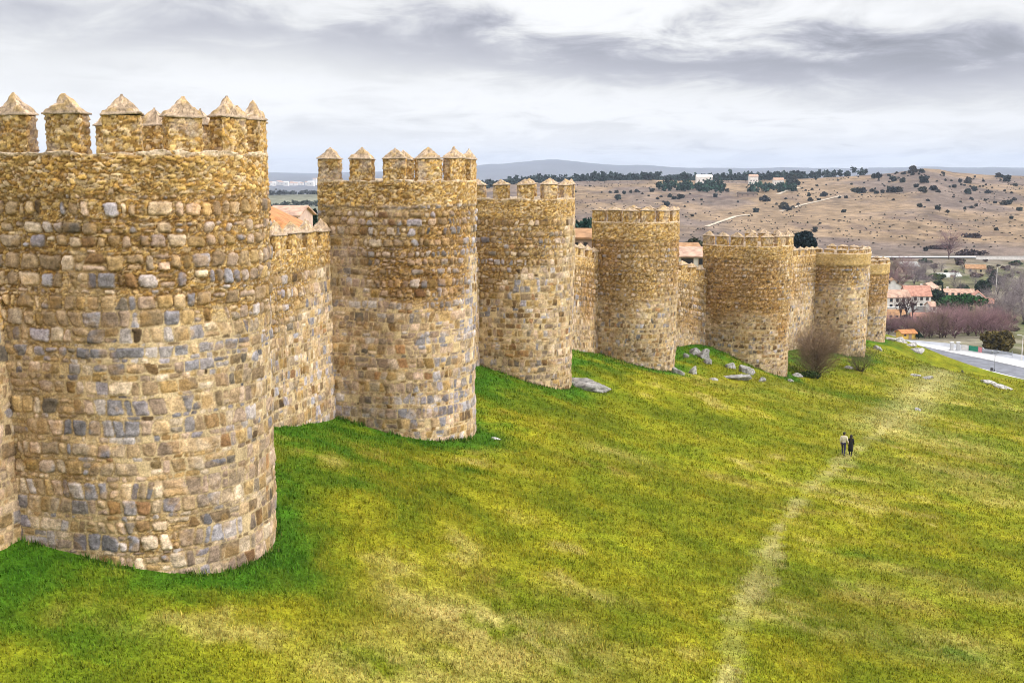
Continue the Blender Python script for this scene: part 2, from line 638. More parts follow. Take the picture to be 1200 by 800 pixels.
DRY = [(610, 745, 3.4, 2.4, 0.9), (520, 715, 2.0, 1.2, 0.6), (440, 790, 2.0, 1.6, 0.7), (700, 700, 1.6, 1.0, 0.6), (930, 725, 2.2, 1.2, 0.9),
       (905, 700, 1.5, 0.8, 0.7), (970, 575, 3.0, 1.2, 0.8), (1120, 760, 3.5, 2.2, 0.7), (1000, 560, 2.5, 1.2, 0.5), (1080, 510, 7.0, 6.0, 0.75),
       (1150, 560, 7.0, 4.0, 0.6), (1190, 590, 5.0, 3.0, 0.5), (720, 530, 2.5, 1.6, 0.5), (1010, 690, 2.5, 1.2, 0.5), (1060, 670, 3, 1, .4),
       (1150, 470, 12.0, 12.0, 0.35), (950, 460, 5.0, 3.0, 0.45), (860, 455, 5.0, 3.0, 0.35), (560, 790, 3, 1.5, .5), (1170, 700, 3, 1.5, .5)]
BARE = [(700, 545, 2.2, 1.2, 0.8), (585, 680, 1.8, 1.4, 0.5), (1040, 705, 3.0, 1.2, 0.6), (930, 595, 2.0, 0.9, 0.6), (545, 750, 2.5, .9, .4),
        (1010, 585, 1.5, 0.5, 0.6), (1180, 545, 4.0, 0.9, 0.6), (860, 560, 2.5, 1.0, .4)]
LUSH = [(140, 745, 2.5, 1.5, 0.5), (1110, 765, 3.0, 1.2, 0.8), (1010, 650, 2.5, 1.0, 0.6), (630, 475, 4.0, 2.5, 0.5), (1020, 470, 9.0, 5.0, .7),
        (1060, 425, 7.0, 4.0, .5), (80, 790, 2, 1.5, .4), (1130, 480, 6, 3, .3)]


def ground_color(X, Y):
    X = np.asarray(X, float); Y = np.asarray(Y, float)
    r = np.hypot(X, Y)
    out = np.zeros(X.shape + (3,))
    n1 = fbm(X / 9.0, Y / 9.0, 3, 4)
    n2 = fbm(X / 2.2, Y / 2.2, 8, 4, 0.6)
    n3 = fbm(X / 0.55, Y / 0.55, 12, 3, 0.6)
    yg = np.array([0.232, 0.216, 0.012]); gr = np.array([0.128, 0.158, 0.008])
    straw = np.array([0.43, 0.345, 0.125]); lush = np.array([0.038, 0.130, 0.008]); bare = np.array([0.20, 0.14, 0.04])
    k = sstep(0.30, 0.70, n1 * 0.45 + n2 * 0.55)[..., None]
    c = yg * k + gr * (1 - k)
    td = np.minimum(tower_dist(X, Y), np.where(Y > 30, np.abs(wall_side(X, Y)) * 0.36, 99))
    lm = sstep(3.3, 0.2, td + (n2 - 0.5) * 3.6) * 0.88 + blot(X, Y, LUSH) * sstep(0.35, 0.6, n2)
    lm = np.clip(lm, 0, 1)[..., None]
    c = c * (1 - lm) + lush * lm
    dm = 0.72 * blot(X, Y, DRY) * sstep(0.30, 0.62, n2 * 0.6 + n3 * 0.4) + 0.45 * sstep(0.60, 0.75, n2 * 0.5 + n1 * 0.5)
    dm = np.clip(dm * (1 - lm[..., 0]), 0, 0.9)[..., None]
    c = c * (1 - dm) + straw * dm
    bm = blot(X, Y, BARE) * sstep(0.36, 0.6, n3 * 0.5 + n2 * 0.5)
    bm = np.clip(bm, 0, 0.85)[..., None]
    c = c * (1 - bm) + bare * bm
    pd = path_dist(X, Y)
    pm = sstep(0.75, 0.0, pd + (n3 - 0.5) * 1.2 + (n2 - 0.5) * 1.6 + (n1 - 0.5) * 1.6) * (0.22 + 0.42 * sstep(0.38, 0.64, fbm(X / 3.5, Y / 3.5, 19, 3)))
    c = c * (1 - pm[..., None]) + np.array([0.37, 0.315, 0.125]) * pm[..., None]
    worn = sstep(88, 118, Y) * sstep(4.2, 0.8, pd + (n2 - 0.5) * 4.0) * 0.42
    c = c * (1 - worn[..., None]) + np.array([0.40, 0.345, 0.15]) * worn[..., None]
    c = c * (0.80 + 0.40 * n3)[..., None]
    # beyond the slope
    px = np.where(Y > 1, 600 + FPX * X / np.maximum(Y, 1), 0)
    f1 = fbm(X / 60.0, Y / 90.0, 41, 4); f2 = fbm(X / 14.0, Y / 30.0, 43, 4)
    hillc = (np.array([0.245, 0.172, 0.108]) * sstep(0.35, 0.6, f1)[..., None] + np.array([0.165, 0.125, 0.102]) * (1 - sstep(0.35, 0.6, f1))[..., None])
    hillc = hillc * (0.55 + 0.9 * f2)[..., None] * (0.75 + 0.5 * fbm(X / 3.5, Y / 9.0, 44, 3))[..., None]
    bro = sstep(0.62, 0.74, fbm(X / 25.0, Y / 45.0, 47, 3))[..., None] * 0.5
    hillc = hillc * (1 - bro) + np.array([0.11, 0.078, 0.07]) * bro
    vall = (np.array([0.17, 0.135, 0.09]) * f2[..., None] + np.array([0.085, 0.115, 0.035]) * (1 - f2)[..., None]) * (0.6 + 0.8 * fbm(X / 3.0, Y / 8.0, 46, 3))[..., None]
    pale = sstep(0.5, 0.65, fbm(X / 12.0, Y / 20.0, 49, 3))[..., None] * 0.6
    vall = vall * (1 - pale) + np.array([0.30, 0.26, 0.21]) * pale
    left = sstep(560, 420, px)[..., None]
    farl = np.array([0.17, 0.17, 0.125]) * (0.6 + 0.8 * fbm(X / 160.0, Y / 300.0, 53, 3))[..., None]
    hillc = hillc * (1 - left) + farl * left
    w = sstep(500, 640, Y)[..., None]
    far = vall * (1 - w) + hillc * w
    w2 = sstep(2200, 3500, r)[..., None]
    plainc = np.array([0.12, 0.12, 0.13]) * (0.7 + 0.6 * fbm(X / 500.0, Y / 900.0, 57, 3))[..., None]
    far = far * (1 - w2) + plainc * w2
    zz_w = sstep(196, 215, Y - np.interp(X, crest_X, crest_Y) + 190)
    zz_w = np.maximum(zz_w, sstep(300, 340, r))[..., None]
    return c * (1 - zz_w) + far * zz_w


# ---- one ground sheet reaching past the horizon, fine in front of the camera
angs = np.concatenate([np.linspace(-180, -45, 46)[:-1], np.linspace(-45, -27, 60)[:-1], np.linspace(-27, 27, 620), np.linspace(27, 45, 60)[1:],
                       np.linspace(45, 180, 46)[1:-1]])
rads = np.concatenate([np.geomspace(0.1, 27, 20)[:-1], np.geomspace(27, 230, 330)[:-1], np.geomspace(230, 1400, 260)[:-1], np.geomspace(1400, 12500, 90)])
A_, R_ = np.meshgrid(np.radians(angs), rads, indexing='ij')
gx, gy = np.sin(A_) * R_, np.cos(A_) * R_
gzv = ground_h(gx, gy)
near = (R_ < 190)
gzv = gzv + np.where(near, (fbm(gx / 1.6, gy / 1.6, 5, 4, 0.6) - 0.5) * 0.22 + (fbm(gx / 5.0, gy / 5.0, 6, 3) - 0.5) * 0.30, 0) * np.clip(tower_dist(gx, gy) / 2.0 + 0.3, 0.3, 1)
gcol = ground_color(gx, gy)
GV = np.stack([gx, gy, gzv], -1).reshape(-1, 3)
GF = gridfaces(len(angs), len(rads), closed=True)
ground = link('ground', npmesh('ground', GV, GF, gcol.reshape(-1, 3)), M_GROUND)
tag(ground, kind='structure')

# ================================================================== masonry
TAN = np.array([[0.44, 0.31, 0.18], [0.51, 0.38, 0.255], [0.49, 0.355, 0.26], [0.36, 0.25, 0.15], [0.55, 0.43, 0.31], [0.42, 0.285, 0.135]])
GREY = np.array([[0.32, 0.28, 0.30], [0.32, 0.295, 0.315], [0.38, 0.335, 0.335], [0.43, 0.37, 0.345], [0.285, 0.265, 0.285]])
DARK = np.array([[0.19, 0.11, 0.05], [0.26, 0.16, 0.075], [0.14, 0.09, 0.05], [0.30, 0.165, 0.08], [0.34, 0.22, 0.085], [0.22, 0.18, 0.14]])
OCHRE = np.array([[0.51, 0.315, 0.10], [0.42, 0.24, 0.07], [0.60, 0.40, 0.16], [0.31, 0.175, 0.055], [0.57, 0.41, 0.23], [0.47, 0.31, 0.12]])


def rubble(U, V, seed, cw=0.26, ch=0.13):
    """small flat ochre rubble: height 0..1 and colour"""
    wx = fbm(U * 2.6, V * 2.6, seed + 2, 4, 0.6) - 0.5
    wy = fbm(U * 1.9, V * 2.4, seed + 3, 4, 0.6) - 0.5
    x = U / cw + 1.3 * wx
    y = V / ch + 2.4 * wy
    e, a, b = cells(x, y, seed, 1.0)
    e2, a2, b2 = cells(x * 2.1 + 7.0, y * 1.8, seed + 31, 1.0)      # chips between the bigger stones
    fine = fbm(U * 9, V * 11, seed + 4, 4, 0.65)
    small = sstep(0.55, 0.66, fbm(U * 1.6, V * 2.2, seed + 6, 3))
    e = e * (1 - small) + e2 * 0.6 * small; a = np.where(small > 0.5, a2, a); b = np.where(small > 0.5, b2, b)
    e = e + (fine - 0.5) * 0.16
    h = sstep(0.0, 0.30, e) * (0.25 + 0.75 * b) + (fine - 0.5) * 0.35
    c = OCHRE[np.minimum((a * 6).astype(int), 5)]
    c = c * ((0.62 + 0.7 * b) * (0.62 + 0.76 * fine))[..., None]
    pale = (b2 > 0.86)[..., None] * 0.5
    c = c * (1 - pale) + np.array([0.48, 0.38, 0.29]) * pale * (0.6 + 0.8 * fine)[..., None]
    gap = sstep(0.13, 0.0, e)[..., None]
    c = c * (1 - gap) + np.array([0.17, 0.092, 0.032]) * gap
    return h, c


def masonry(U, V, vtop, seed, size=1.0, grey=0.25, point=0.5, dark=0.10, warm=1.0):
    """coursed rough stone. U along the face, V height, vtop = top of the wall.  Returns height (m), colour"""
    rng = np.random.default_rng(seed)
    U0, V0 = U, V
    V = V + 0.16 * (fbm(U * 0.22, V * 0.12, seed + 50, 3) - 0.5) + 0.09 * (fbm(U * 1.3, V * 1.3, seed + 51, 3) - 0.5)
    U = U + 0.12 * (fbm(U * 1.1, V * 1.4, seed + 52, 3) - 0.5)
    v0, v1 = V.min() - 0.1, V.max() + 0.1
    # where the joints have been repointed flush with pale mortar
    low = sstep(0.0, 1.0, (vtop - V0) / max(0.1, (vtop - v0)) * 1.15)
    pn = low * 0.75 + (fbm(U0 * 0.18, V0 * 0.16, seed + 60, 4) - 0.5) * 1.25 + point - 0.40
    pointed = sstep(0.30, 0.55, pn)
    edges, kinds = [v0], []
    while edges[-1] < v1:
        if kinds and kinds[-1] == 0 and rng.random() < 0.66:
            kinds.append(1); edges.append(edges[-1] + rng.uniform(0.12, 0.24) * size)
        else:
            kinds.append(0); edges.append(edges[-1] + rng.uniform(0.40, 0.66) * size)
    edges = np.array(edges)
    row = np.clip(np.searchsorted(edges, V) - 1, 0, len(kinds) - 1)
    rh, rc = rubble(U0, V0, seed + 70, 0.22 * size + 0.02, 0.10 * size + 0.01)
    cream = np.array([0.64, 0.49, 0.29]) * warm
    cm = (cream * (0.62 + 0.70 * fbm(U0 * 2.5, V0 * 2.5, seed + 61, 5, 0.65))[..., None])
    mort_c = rc * 0.9 * (1 - pointed[..., None] * 0.9) + cm * pointed[..., None] * 0.9
    mort_h = 0.040 * rh * (1 - pointed) + (0.050 + 0.03 * fbm(U0 * 4, V0 * 4, seed + 62, 3)) * pointed
    H = mort_h.copy(); C = mort_c.copy()
    wob = (fbm(U0 * 3.4, V0 * 3.4, seed + 53, 3) - 0.5)
    wob2 = (fbm(U0 * 9.0, V0 * 9.0, seed + 54, 3, 0.6) - 0.5)
    mott = fbm(U0 * 3.2, V0 * 4.2, seed + 55, 5, 0.7)
    greyz = 0.4 + 1.2 * sstep(0.38, 0.62, fbm(U0 * 0.25, V0 * 0.3, seed + 56, 3))
    umin, umax = U.min() - 1, U.max() + 1

    def pick(n, g):
        cols = np.zeros((n, 3))
        for q in range(n):
            z = rng.random()
            if z < g: c = GREY[rng.integers(5)]
            elif z < g + dark: c = DARK[rng.integers(6)]
            else: c = TAN[rng.integers(6)]
            cols[q] = c * rng.choice([rng.uniform(0.55, 0.8), rng.uniform(0.8, 1.3)], p=[0.3, 0.7])
        return cols
    for r, kd in enumerate(kinds):
        sel = np.nonzero(row == r)
        if len(sel[0]) == 0: continue
        hgt = edges[r + 1] - edges[r]
        ub = [umin]
        greyrow = grey * rng.choice([0.35, 0.7, 1.0, 2.0], p=[0.3, 0.3, 0.25, 0.15])
        while ub[-1] < umax:
            if kd == 0: ub.append(ub[-1] + rng.choice([rng.uniform(0.22, 0.38), rng.uniform(0.38, 0.66), rng.uniform(0.66, 0.95)], p=[0.36, 0.58, 0.06]) * size)
            else: ub.append(ub[-1] + rng.uniform(0.16, 0.5) * size)
        ub = np.array(ub); ns = len(ub)
        u, v = U[sel], V[sel]
        vc = (edges[r] + edges[r + 1]) / 2
        slant = rng.normal(0, 0.16, ns)
        k = np.clip(np.searchsorted(ub, u) - 1, 0, ns - 2)
        for _ in range(1):      # slanted joints move points to the neighbour
            k = np.where(u < ub[k] + slant[k] * (v - vc), np.maximum(k - 1, 0), k)
            k = np.where(u > ub[k + 1] + slant[k + 1] * (v - vc), np.minimum(k + 1, ns - 2), k)
        pt = pointed[sel]
        g1 = rng.uniform(0.004, 0.030, ns); gb = rng.uniform(0.0, 0.035, ns); gt = rng.uniform(0.0, 0.075, ns)
        hs = rng.uniform(0.035, 0.095, ns) * (1.0 if kd == 0 else 0.75); tx = rng.normal(0, 0.06, ns); ty = rng.normal(0, 0.07, ns)
        splt = (rng.random(ns) < (0.16 if kd == 0 else 0.0)); sf = rng.uniform(0.35, 0.65, ns)
        c1, c2 = pick(ns, greyrow), pick(ns, greyrow)
        miss = rng.random(ns) < (0.03 if kd == 0 else 0.14)
        kr = np.minimum(k + 1, ns - 1)
        dl = u - (ub[k] + slant[k] * (v - vc)); dr = ub[kr] + slant[kr] * (v - vc) - u
        db = v - edges[r]; dt = edges[r + 1] - v
        sv = edges[r] + sf[k] * hgt
        up = splt[k] & (v > sv)
        db = np.where(up, v - sv, db); dt = np.where(splt[k] & ~up, sv - v, dt)
        loose = 1 - pt
        extra = 0.006 + 0.026 * loose
        dl = dl - g1[k] - extra; dr = dr - g1[k] - extra; db = db - gb[k] - extra * 0.8; dt = dt - gt[k] * (0.4 + 0.6 * loose) * (kd == 0) - extra * 0.8
        kk = 36.0 - 16.0 * loose
        mn = np.minimum(np.minimum(dl, dr), np.minimum(db, dt))
        dist = mn - np.log(np.exp(-kk * (dl - mn)) + np.exp(-kk * (dr - mn)) + np.exp(-kk * (db - mn)) + np.exp(-kk * (dt - mn))) / kk
        dist = dist + wob[sel] * 0.085 * size + wob2[sel] * 0.045 + 0.008
        m = sstep(-0.008, 0.018, dist) * (~miss[k])
        uc = (ub[k] + ub[kr]) / 2
        x = u - uc; y = v - vc
        h = hs[k] * sstep(-0.01, 0.085, dist) ** 0.6 + tx[k] * x + ty[k] * y + wob[sel] * 0.05 + wob2[sel] * 0.035
        h = 0.025 + h * (1 - 0.35 * pt) + 0.015 * pt
        H[sel] = H[sel] * (1 - m) + np.maximum(h, H[sel] * 0.6) * m
        sc = np.where(up[:, None], c2[k], c1[k])
        # grey stones come in clusters
        isg = (sc[:, 2] > sc[:, 0] * 0.82)
        sc = np.where((isg & (greyz[sel] < 0.75))[:, None], sc * np.array([1.25, 1.02, 0.72]), sc)
        sc = sc * (0.45 + 1.1 * mott[sel])[:, None] * (1 + 0.9 * wob2[sel])[:, None]
        stain = sstep(0.52, 0.72, fbm(u * 1.7, v * 1.7, seed + 57, 4))[:, None] * 0.45
        sc = sc * (1 - stain) + np.array([0.44, 0.26, 0.09]) * stain * (0.5 + 1.0 * mott[sel])[:, None]
        C[sel] = C[sel] * (1 - m[:, None]) + sc * m[:, None]
        seam = sstep(0.035, 0.0, np.abs(dist + 0.010)) * (~miss[k])
        H[sel] = H[sel] - (0.035 - 0.028 * pt) * seam
        dirt = (seam * (0.45 - 0.25 * pt))[:, None]
        C[sel] = C[sel] * (1 - dirt) + np.array([0.12, 0.065, 0.025]) * dirt
    tone = 0.66 + 0.50 * fbm(U0 * 0.35, V0 * 0.22, seed + 58, 4)
    earth = (sstep(0.45, 0.68, fbm(U0 * 0.16, V0 * 0.13, seed + 59, 4)) * (1 - pointed * 0.7) * 0.45)[..., None]
    C = C * (1 - earth) + C * np.array([0.80, 0.62, 0.42]) * earth
    C = C * tone[..., None]
    return H, C


SILL = np.array([0.60, 0.48, 0.36])


def face_sheet(path, nrm, U, zs_of, vtop, par_h, seed, thick_taper, mas_kw, cren=None, plain_par=False):
    """displaced outer skin. path (n,2), nrm (n,2), U (n,), zs (n,m) heights"""
    n, m = zs_of.shape
    UU = np.repeat(U[:, None], m, 1)
    VV = zs_of
    top = np.broadcast_to(vtop[:, None], (n, m)) if np.ndim(vtop) else np.full((n, m), vtop)
    H, C = masonry(UU, VV - (top - vtop.max() if np.ndim(vtop) else 0) * 1.0, top.max(), seed, **mas_kw)
    rh, rc = rubble(UU, VV, seed + 900, 0.27, 0.13)
    if plain_par:
        rh = fbm(UU * 2, VV * 2, seed + 903, 4) * 0.6
        rc = 0.45 * rc + 0.55 * np.array([0.50, 0.35, 0.15]) * (0.45 + 0.95 * fbm(UU * 0.8, VV * 2.5, seed + 904, 5, 0.6))[..., None]
    t = top - VV
    pz = sstep(par_h + 0.12, par_h - 0.12, t + 0.25 * (fbm(UU * 0.8, VV * 0.2, seed + 901, 3) - 0.5))
    H = H * (1 - pz) + (0.015 + 0.085 * rh) * pz
    C = C * (1 - pz[..., None]) + rc * (0.72 + 0.5 * fbm(UU * 0.4, VV * 0.6, seed + 907, 3))[..., None] * pz[..., None]
    if plain_par:
        lip = sstep(par_h - 0.02, par_h - 0.12, t) * 0.10
        H = H + lip
        band = (sstep(par_h + 0.22, par_h + 0.05, t) * (1 - pz))[..., None]
        C = C * (1 - band * 0.5) + np.array([0.16, 0.09, 0.03]) * band * 0.5
    sl = sstep(0.16, 0.02, t + 0.1 * (fbm(UU * 3, VV, seed + 902, 2) - 0.5))[..., None] * 0.75
    C = C * (1 - sl) + SILL * sl
    H = H + 0.20 * (fbm(UU * 0.45, VV * 0.40, seed + 905, 3) - 0.5) + 0.07 * (fbm(UU * 1.7, VV * 1.7, seed + 906, 3) - 0.5)
    P = np.zeros((n, m, 3))
    off = H + thick_taper
    P[..., 0] = path[:, None, 0] + nrm[:, None, 0] * off
    P[..., 1] = path[:, None, 1] + nrm[:, None, 1] * off
    P[..., 2] = VV
    return P, C


def strip_mesh(P, C, extra=(), closed=False):
    """grid + extra vertex columns appended on top (list of (n,3) positions, colour)"""
    n, m = P.shape[:2]
    if extra:
        P = np.concatenate([P] + [e[0][:, None, :] for e in extra], 1)
        C = np.concatenate([C] + [np.broadcast_to(np.asarray(e[1]), (n, 1, 3)) if np.ndim(e[1]) == 1 else e[1][:, None, :] for e in extra], 1)
    return P, C


def make_merlon(parent, loc2, ang, w, t, h, z0, capdef, seed, res, origin):
    """a merlon: rubble block (part) with a slab-edged hipped cap (sub-part). ang = direction of its width"""
    ux = np.array([math.cos(ang), math.sin(ang)]); uy = np.array([-ux[1], ux[0]])
    rng = np.random.default_rng(seed)
    # ring of points round the block
    ns_w = max(3, int(w / res)); ns_t = max(2, int(t / res))
    a, b = w / 2, t / 2
    ring = [(-a + w * i / ns_w, -b) for i in range(ns_w)] + [(a, -b + t * i / ns_t) for i in range(ns_t)] + \
           [(a - w * i / ns_w, b) for i in range(ns_w)] + [(-a, b - t * i / ns_t) for i in range(ns_t)]
    ring = np.array(ring)
    nr = np.stack([np.where(np.abs(np.abs(ring[:, 0]) - a) < 1e-6, np.sign(ring[:, 0]), 0), np.where(np.abs(np.abs(ring[:, 1]) - b) < 1e-6, np.sign(ring[:, 1]), 0)], 1)
    nr = nr / np.maximum(np.hypot(nr[:, 0], nr[:, 1]), 1e-6)[:, None]
    per = 2 * (w + t)
    uu = np.arange(len(ring)) / len(ring) * per
    nz = max(4, int(h / res))
    zz = np.linspace(-0.25, h, nz)
    UU, ZZ = np.meshgrid(uu, zz, indexing='ij')
    rh, rc = rubble(UU + seed * 3.7, ZZ, seed + 900, 0.27, 0.13)
    # a few bigger stones set in the block
    hh, hc = rubble(UU + seed * 1.3, ZZ, seed + 77, 0.6, 0.5)
    big = sstep(0.60, 0.72, fbm(UU * 1.2, ZZ * 1.2, seed + 5, 2))[..., None]
    rc = rc * (1 - big * 0.35) + (GREY[2] * 1.05) * big * 0.35
    off = -0.03 + 0.085 * rh + 0.05 * (fbm(UU * 1.2, ZZ * 1.2, seed + 6, 3) - 0.5)
    X = ring[:, None, 0] + nr[:, None, 0] * off
    Y = ring[:, None, 1] + nr[:, None, 1] * off
    V = np.stack([X * ux[0] + Y * uy[0] + loc2[0], X * ux[1] + Y * uy[1] + loc2[1], ZZ + z0], -1)
    me = npmesh('merlon', V.reshape(-1, 3) - origin, gridfaces(len(ring), nz, closed=True), rc.reshape(-1, 3))
    mo = link('merlon', me, M_STONE, parent)
    if capdef is None:
        # flat weathered top
        pass
    ov, ch, lift = capdef
    # cap: thin projecting slab + hipped pyramid, one mesh
    A, B = a + ov, b + ov
    th = 0.055
    vs, fs, cs = [], [], []
    n1 = max(3, int(2 * A / (res * 1.4))); n2 = max(2, int(2 * B / (res * 1.4)))
    k = max(3, int(0.8 / (res * 1.6)))

    def P3(x, y, z):
        return (x * ux[0] + y * uy[0] + loc2[0], x * ux[1] + y * uy[1] + loc2[1], z0 + h + z)
    ringc = [(-A + 2 * A * i / n1, -B) for i in range(n1)] + [(A, -B + 2 * B * i / n2) for i in range(n2)] + \
            [(A - 2 * A * i / n1, B) for i in range(n1)] + [(-A, B - 2 * B * i / n2) for i in range(n2)]
    ringc = np.array(ringc); N = len(ringc)
    tiltx, tilty = rng.normal(0, 0.025, 2)
    apx = rng.normal(0, 0.04, 2)
    layers = [(0.80, 0.0), (1.0, 0.0), (1.0, th), (0.93, th + 0.012)] + [(0.93 * (1 - (i + 1) / k), th + 0.012 + ch * (i + 1) / k) for i in range(k)]
    ii = np.arange(N)
    for li, (s, z) in enumerate(layers):
        q = ringc * s
        # hipped: shrink the long side to a short ridge
        if s < 0.93: q = np.stack([np.sign(ringc[:, 0]) * np.maximum(np.abs(ringc[:, 0]) * s, np.minimum(np.abs(ringc[:, 0]), 0.05)), ringc[:, 1] * s], 1)
        nzv = fbm(q[:, 0] * 4 + seed, q[:, 1] * 4 + z * 4, seed + 9, 3, 0.6) - 0.5
        nz2 = fbm(q[:, 0] * 8 + seed, q[:, 1] * 8 + z * 9, seed + 10, 3, 0.6)
        amp = 0.02 if li < 4 else 0.20 * (0.25 + s)
        zzv = z + nzv * amp + tiltx * q[:, 0] + tilty * q[:, 1]
        q = q + apx[None, :] * (1 - s if li >= 4 else 0) + (rng.normal(0, 0.012, (N, 2)) if li < 4 else nzv[:, None] * 0.10 * np.sign(q))
        for (x, y), zv in zip(q, zzv): vs.append(P3(x, y, zv))
        if li < 4: c = np.array([0.42, 0.32, 0.23]) * (0.7 + 0.5 * nz2)[:, None]
        else:
            ce, ca_, cb_ = cells(q[:, 0] * 5.5 + seed, q[:, 1] * 5.5 + z * 3, seed + 12)
            c = np.array([0.53, 0.39, 0.27]) * ((0.55 + 0.7 * nz2) * (0.7 + 0.6 * ca_) * (0.55 + 0.45 * sstep(0.02, 0.2, ce)))[:, None]
            oc = sstep(0.5, 0.65, nzv + 0.5)[:, None] * 0.5
            c = c * (1 - oc) + np.array([0.46, 0.30, 0.10]) * oc
        cs.append(c)
    F = []
    nl = len(layers)
    for li in range(nl - 1):
        o = li * N
        for i in range(N):
            F.append((o + i, o + (i + 1) % N, o + N + (i + 1) % N, o + N + i))
    me = npmesh('cap', np.array(vs) - origin, np.array(F), np.concatenate(cs))
    link('cap', me, M_STONE, mo)
    return mo


def tower_path(t, back, step):
    """outline from the back of the near flank round the nose to the far flank"""
    C, R, n, v, L = t['C'], t['R'], t['n'], t['v'], t['L']
    lf = L - R + back
    pts, nrm = [], []
    m = max(2, int(lf / step))
    for i in range(m):
        s = i / m
        pts.append(C - v * R - n * (lf * (1 - s))); nrm.append(-v)
    k = int(math.pi * R / step)
    for i in range(k + 1):
        a = math.pi * i / k
        d = -v * math.cos(a) + n * math.sin(a)
        pts.append(C + d * R); nrm.append(d)
    for i in range(1, m + 1):
        s = i / m
        pts.append(C + v * R - n * (lf * s)); nrm.append(v)
    pts, nrm = np.array(pts), np.array(nrm)
    U = np.r_[0, np.cumsum(np.hypot(*np.diff(pts, axis=0).T))]
    return pts, nrm, U


TSPEC = [  # back, merlon pitch, width, phase, body kwargs, parapet height, label
    dict(back=1.6, pitch=1.88, mw=1.16, ph=0.40, par=1.30, kw=dict(size=0.93, grey=0.36, point=0.34, dark=0.07), cap=(0.06, 0.62), cr=0.42, mh=1.12,
         label='nearest and largest round fronted stone tower filling the left edge, merlons above the skyline'),
    dict(back=0.6, pitch=1.86, mw=1.24, ph=0.55, par=1.35, kw=dict(size=0.90, grey=0.52, point=0.62, dark=0.10), cap=(0.06, 0.55), cr=0.4, mh=1.15,
         label='second stone tower from the left, with bluish courses and pointed merlons against the sky'),
    dict(back=0.6, pitch=2.0, mw=1.22, ph=0.5, par=1.4, kw=dict(size=0.85, grey=0.20, point=0.52, dark=0.22), cap=(0.08, 0.42), cr=0.4, mh=1.05,
         label='third stone tower from the left, brown above and pale below, beside a grey slab'),
    dict(back=0.6, pitch=1.75, mw=1.38, ph=0.6, par=1.8, kw=dict(size=0.75, grey=0.16, point=0.40, dark=0.20), cap=(0.08, 0.32), cr=0.4, mh=1.1,
         label='fourth stone tower, its parapet below the horizon, grey boulders at its foot'),
    dict(back=0.6, pitch=1.80, mw=1.30, ph=0.5, par=1.5, kw=dict(size=0.75, grey=0.18, point=0.36, dark=0.26), cap=(0.10, 0.5), cr=0.4, mh=1.0,
         label='fifth stone tower, darkest brown, standing left of the bare shrub'),
    dict(back=0.6, pitch=1.70, mw=1.25, ph=0.5, par=1.75, kw=dict(size=0.8, grey=0.3, point=0.55, dark=0.10), cap=(0.06, 0.28), cr=0.4, mh=0.45, plain=True,
         label='sixth stone tower with plain ochre parapet band above a cornice, behind the bare shrub'),
    dict(back=0.6, pitch=1.70, mw=1.25, ph=0.5, par=1.75, kw=dict(size=0.8, grey=0.3, point=0.55, dark=0.10), cap=(0.06, 0.28), cr=0.4, mh=0.45, plain=True,
         label='farthest and smallest stone tower, last of the row beside the valley')]

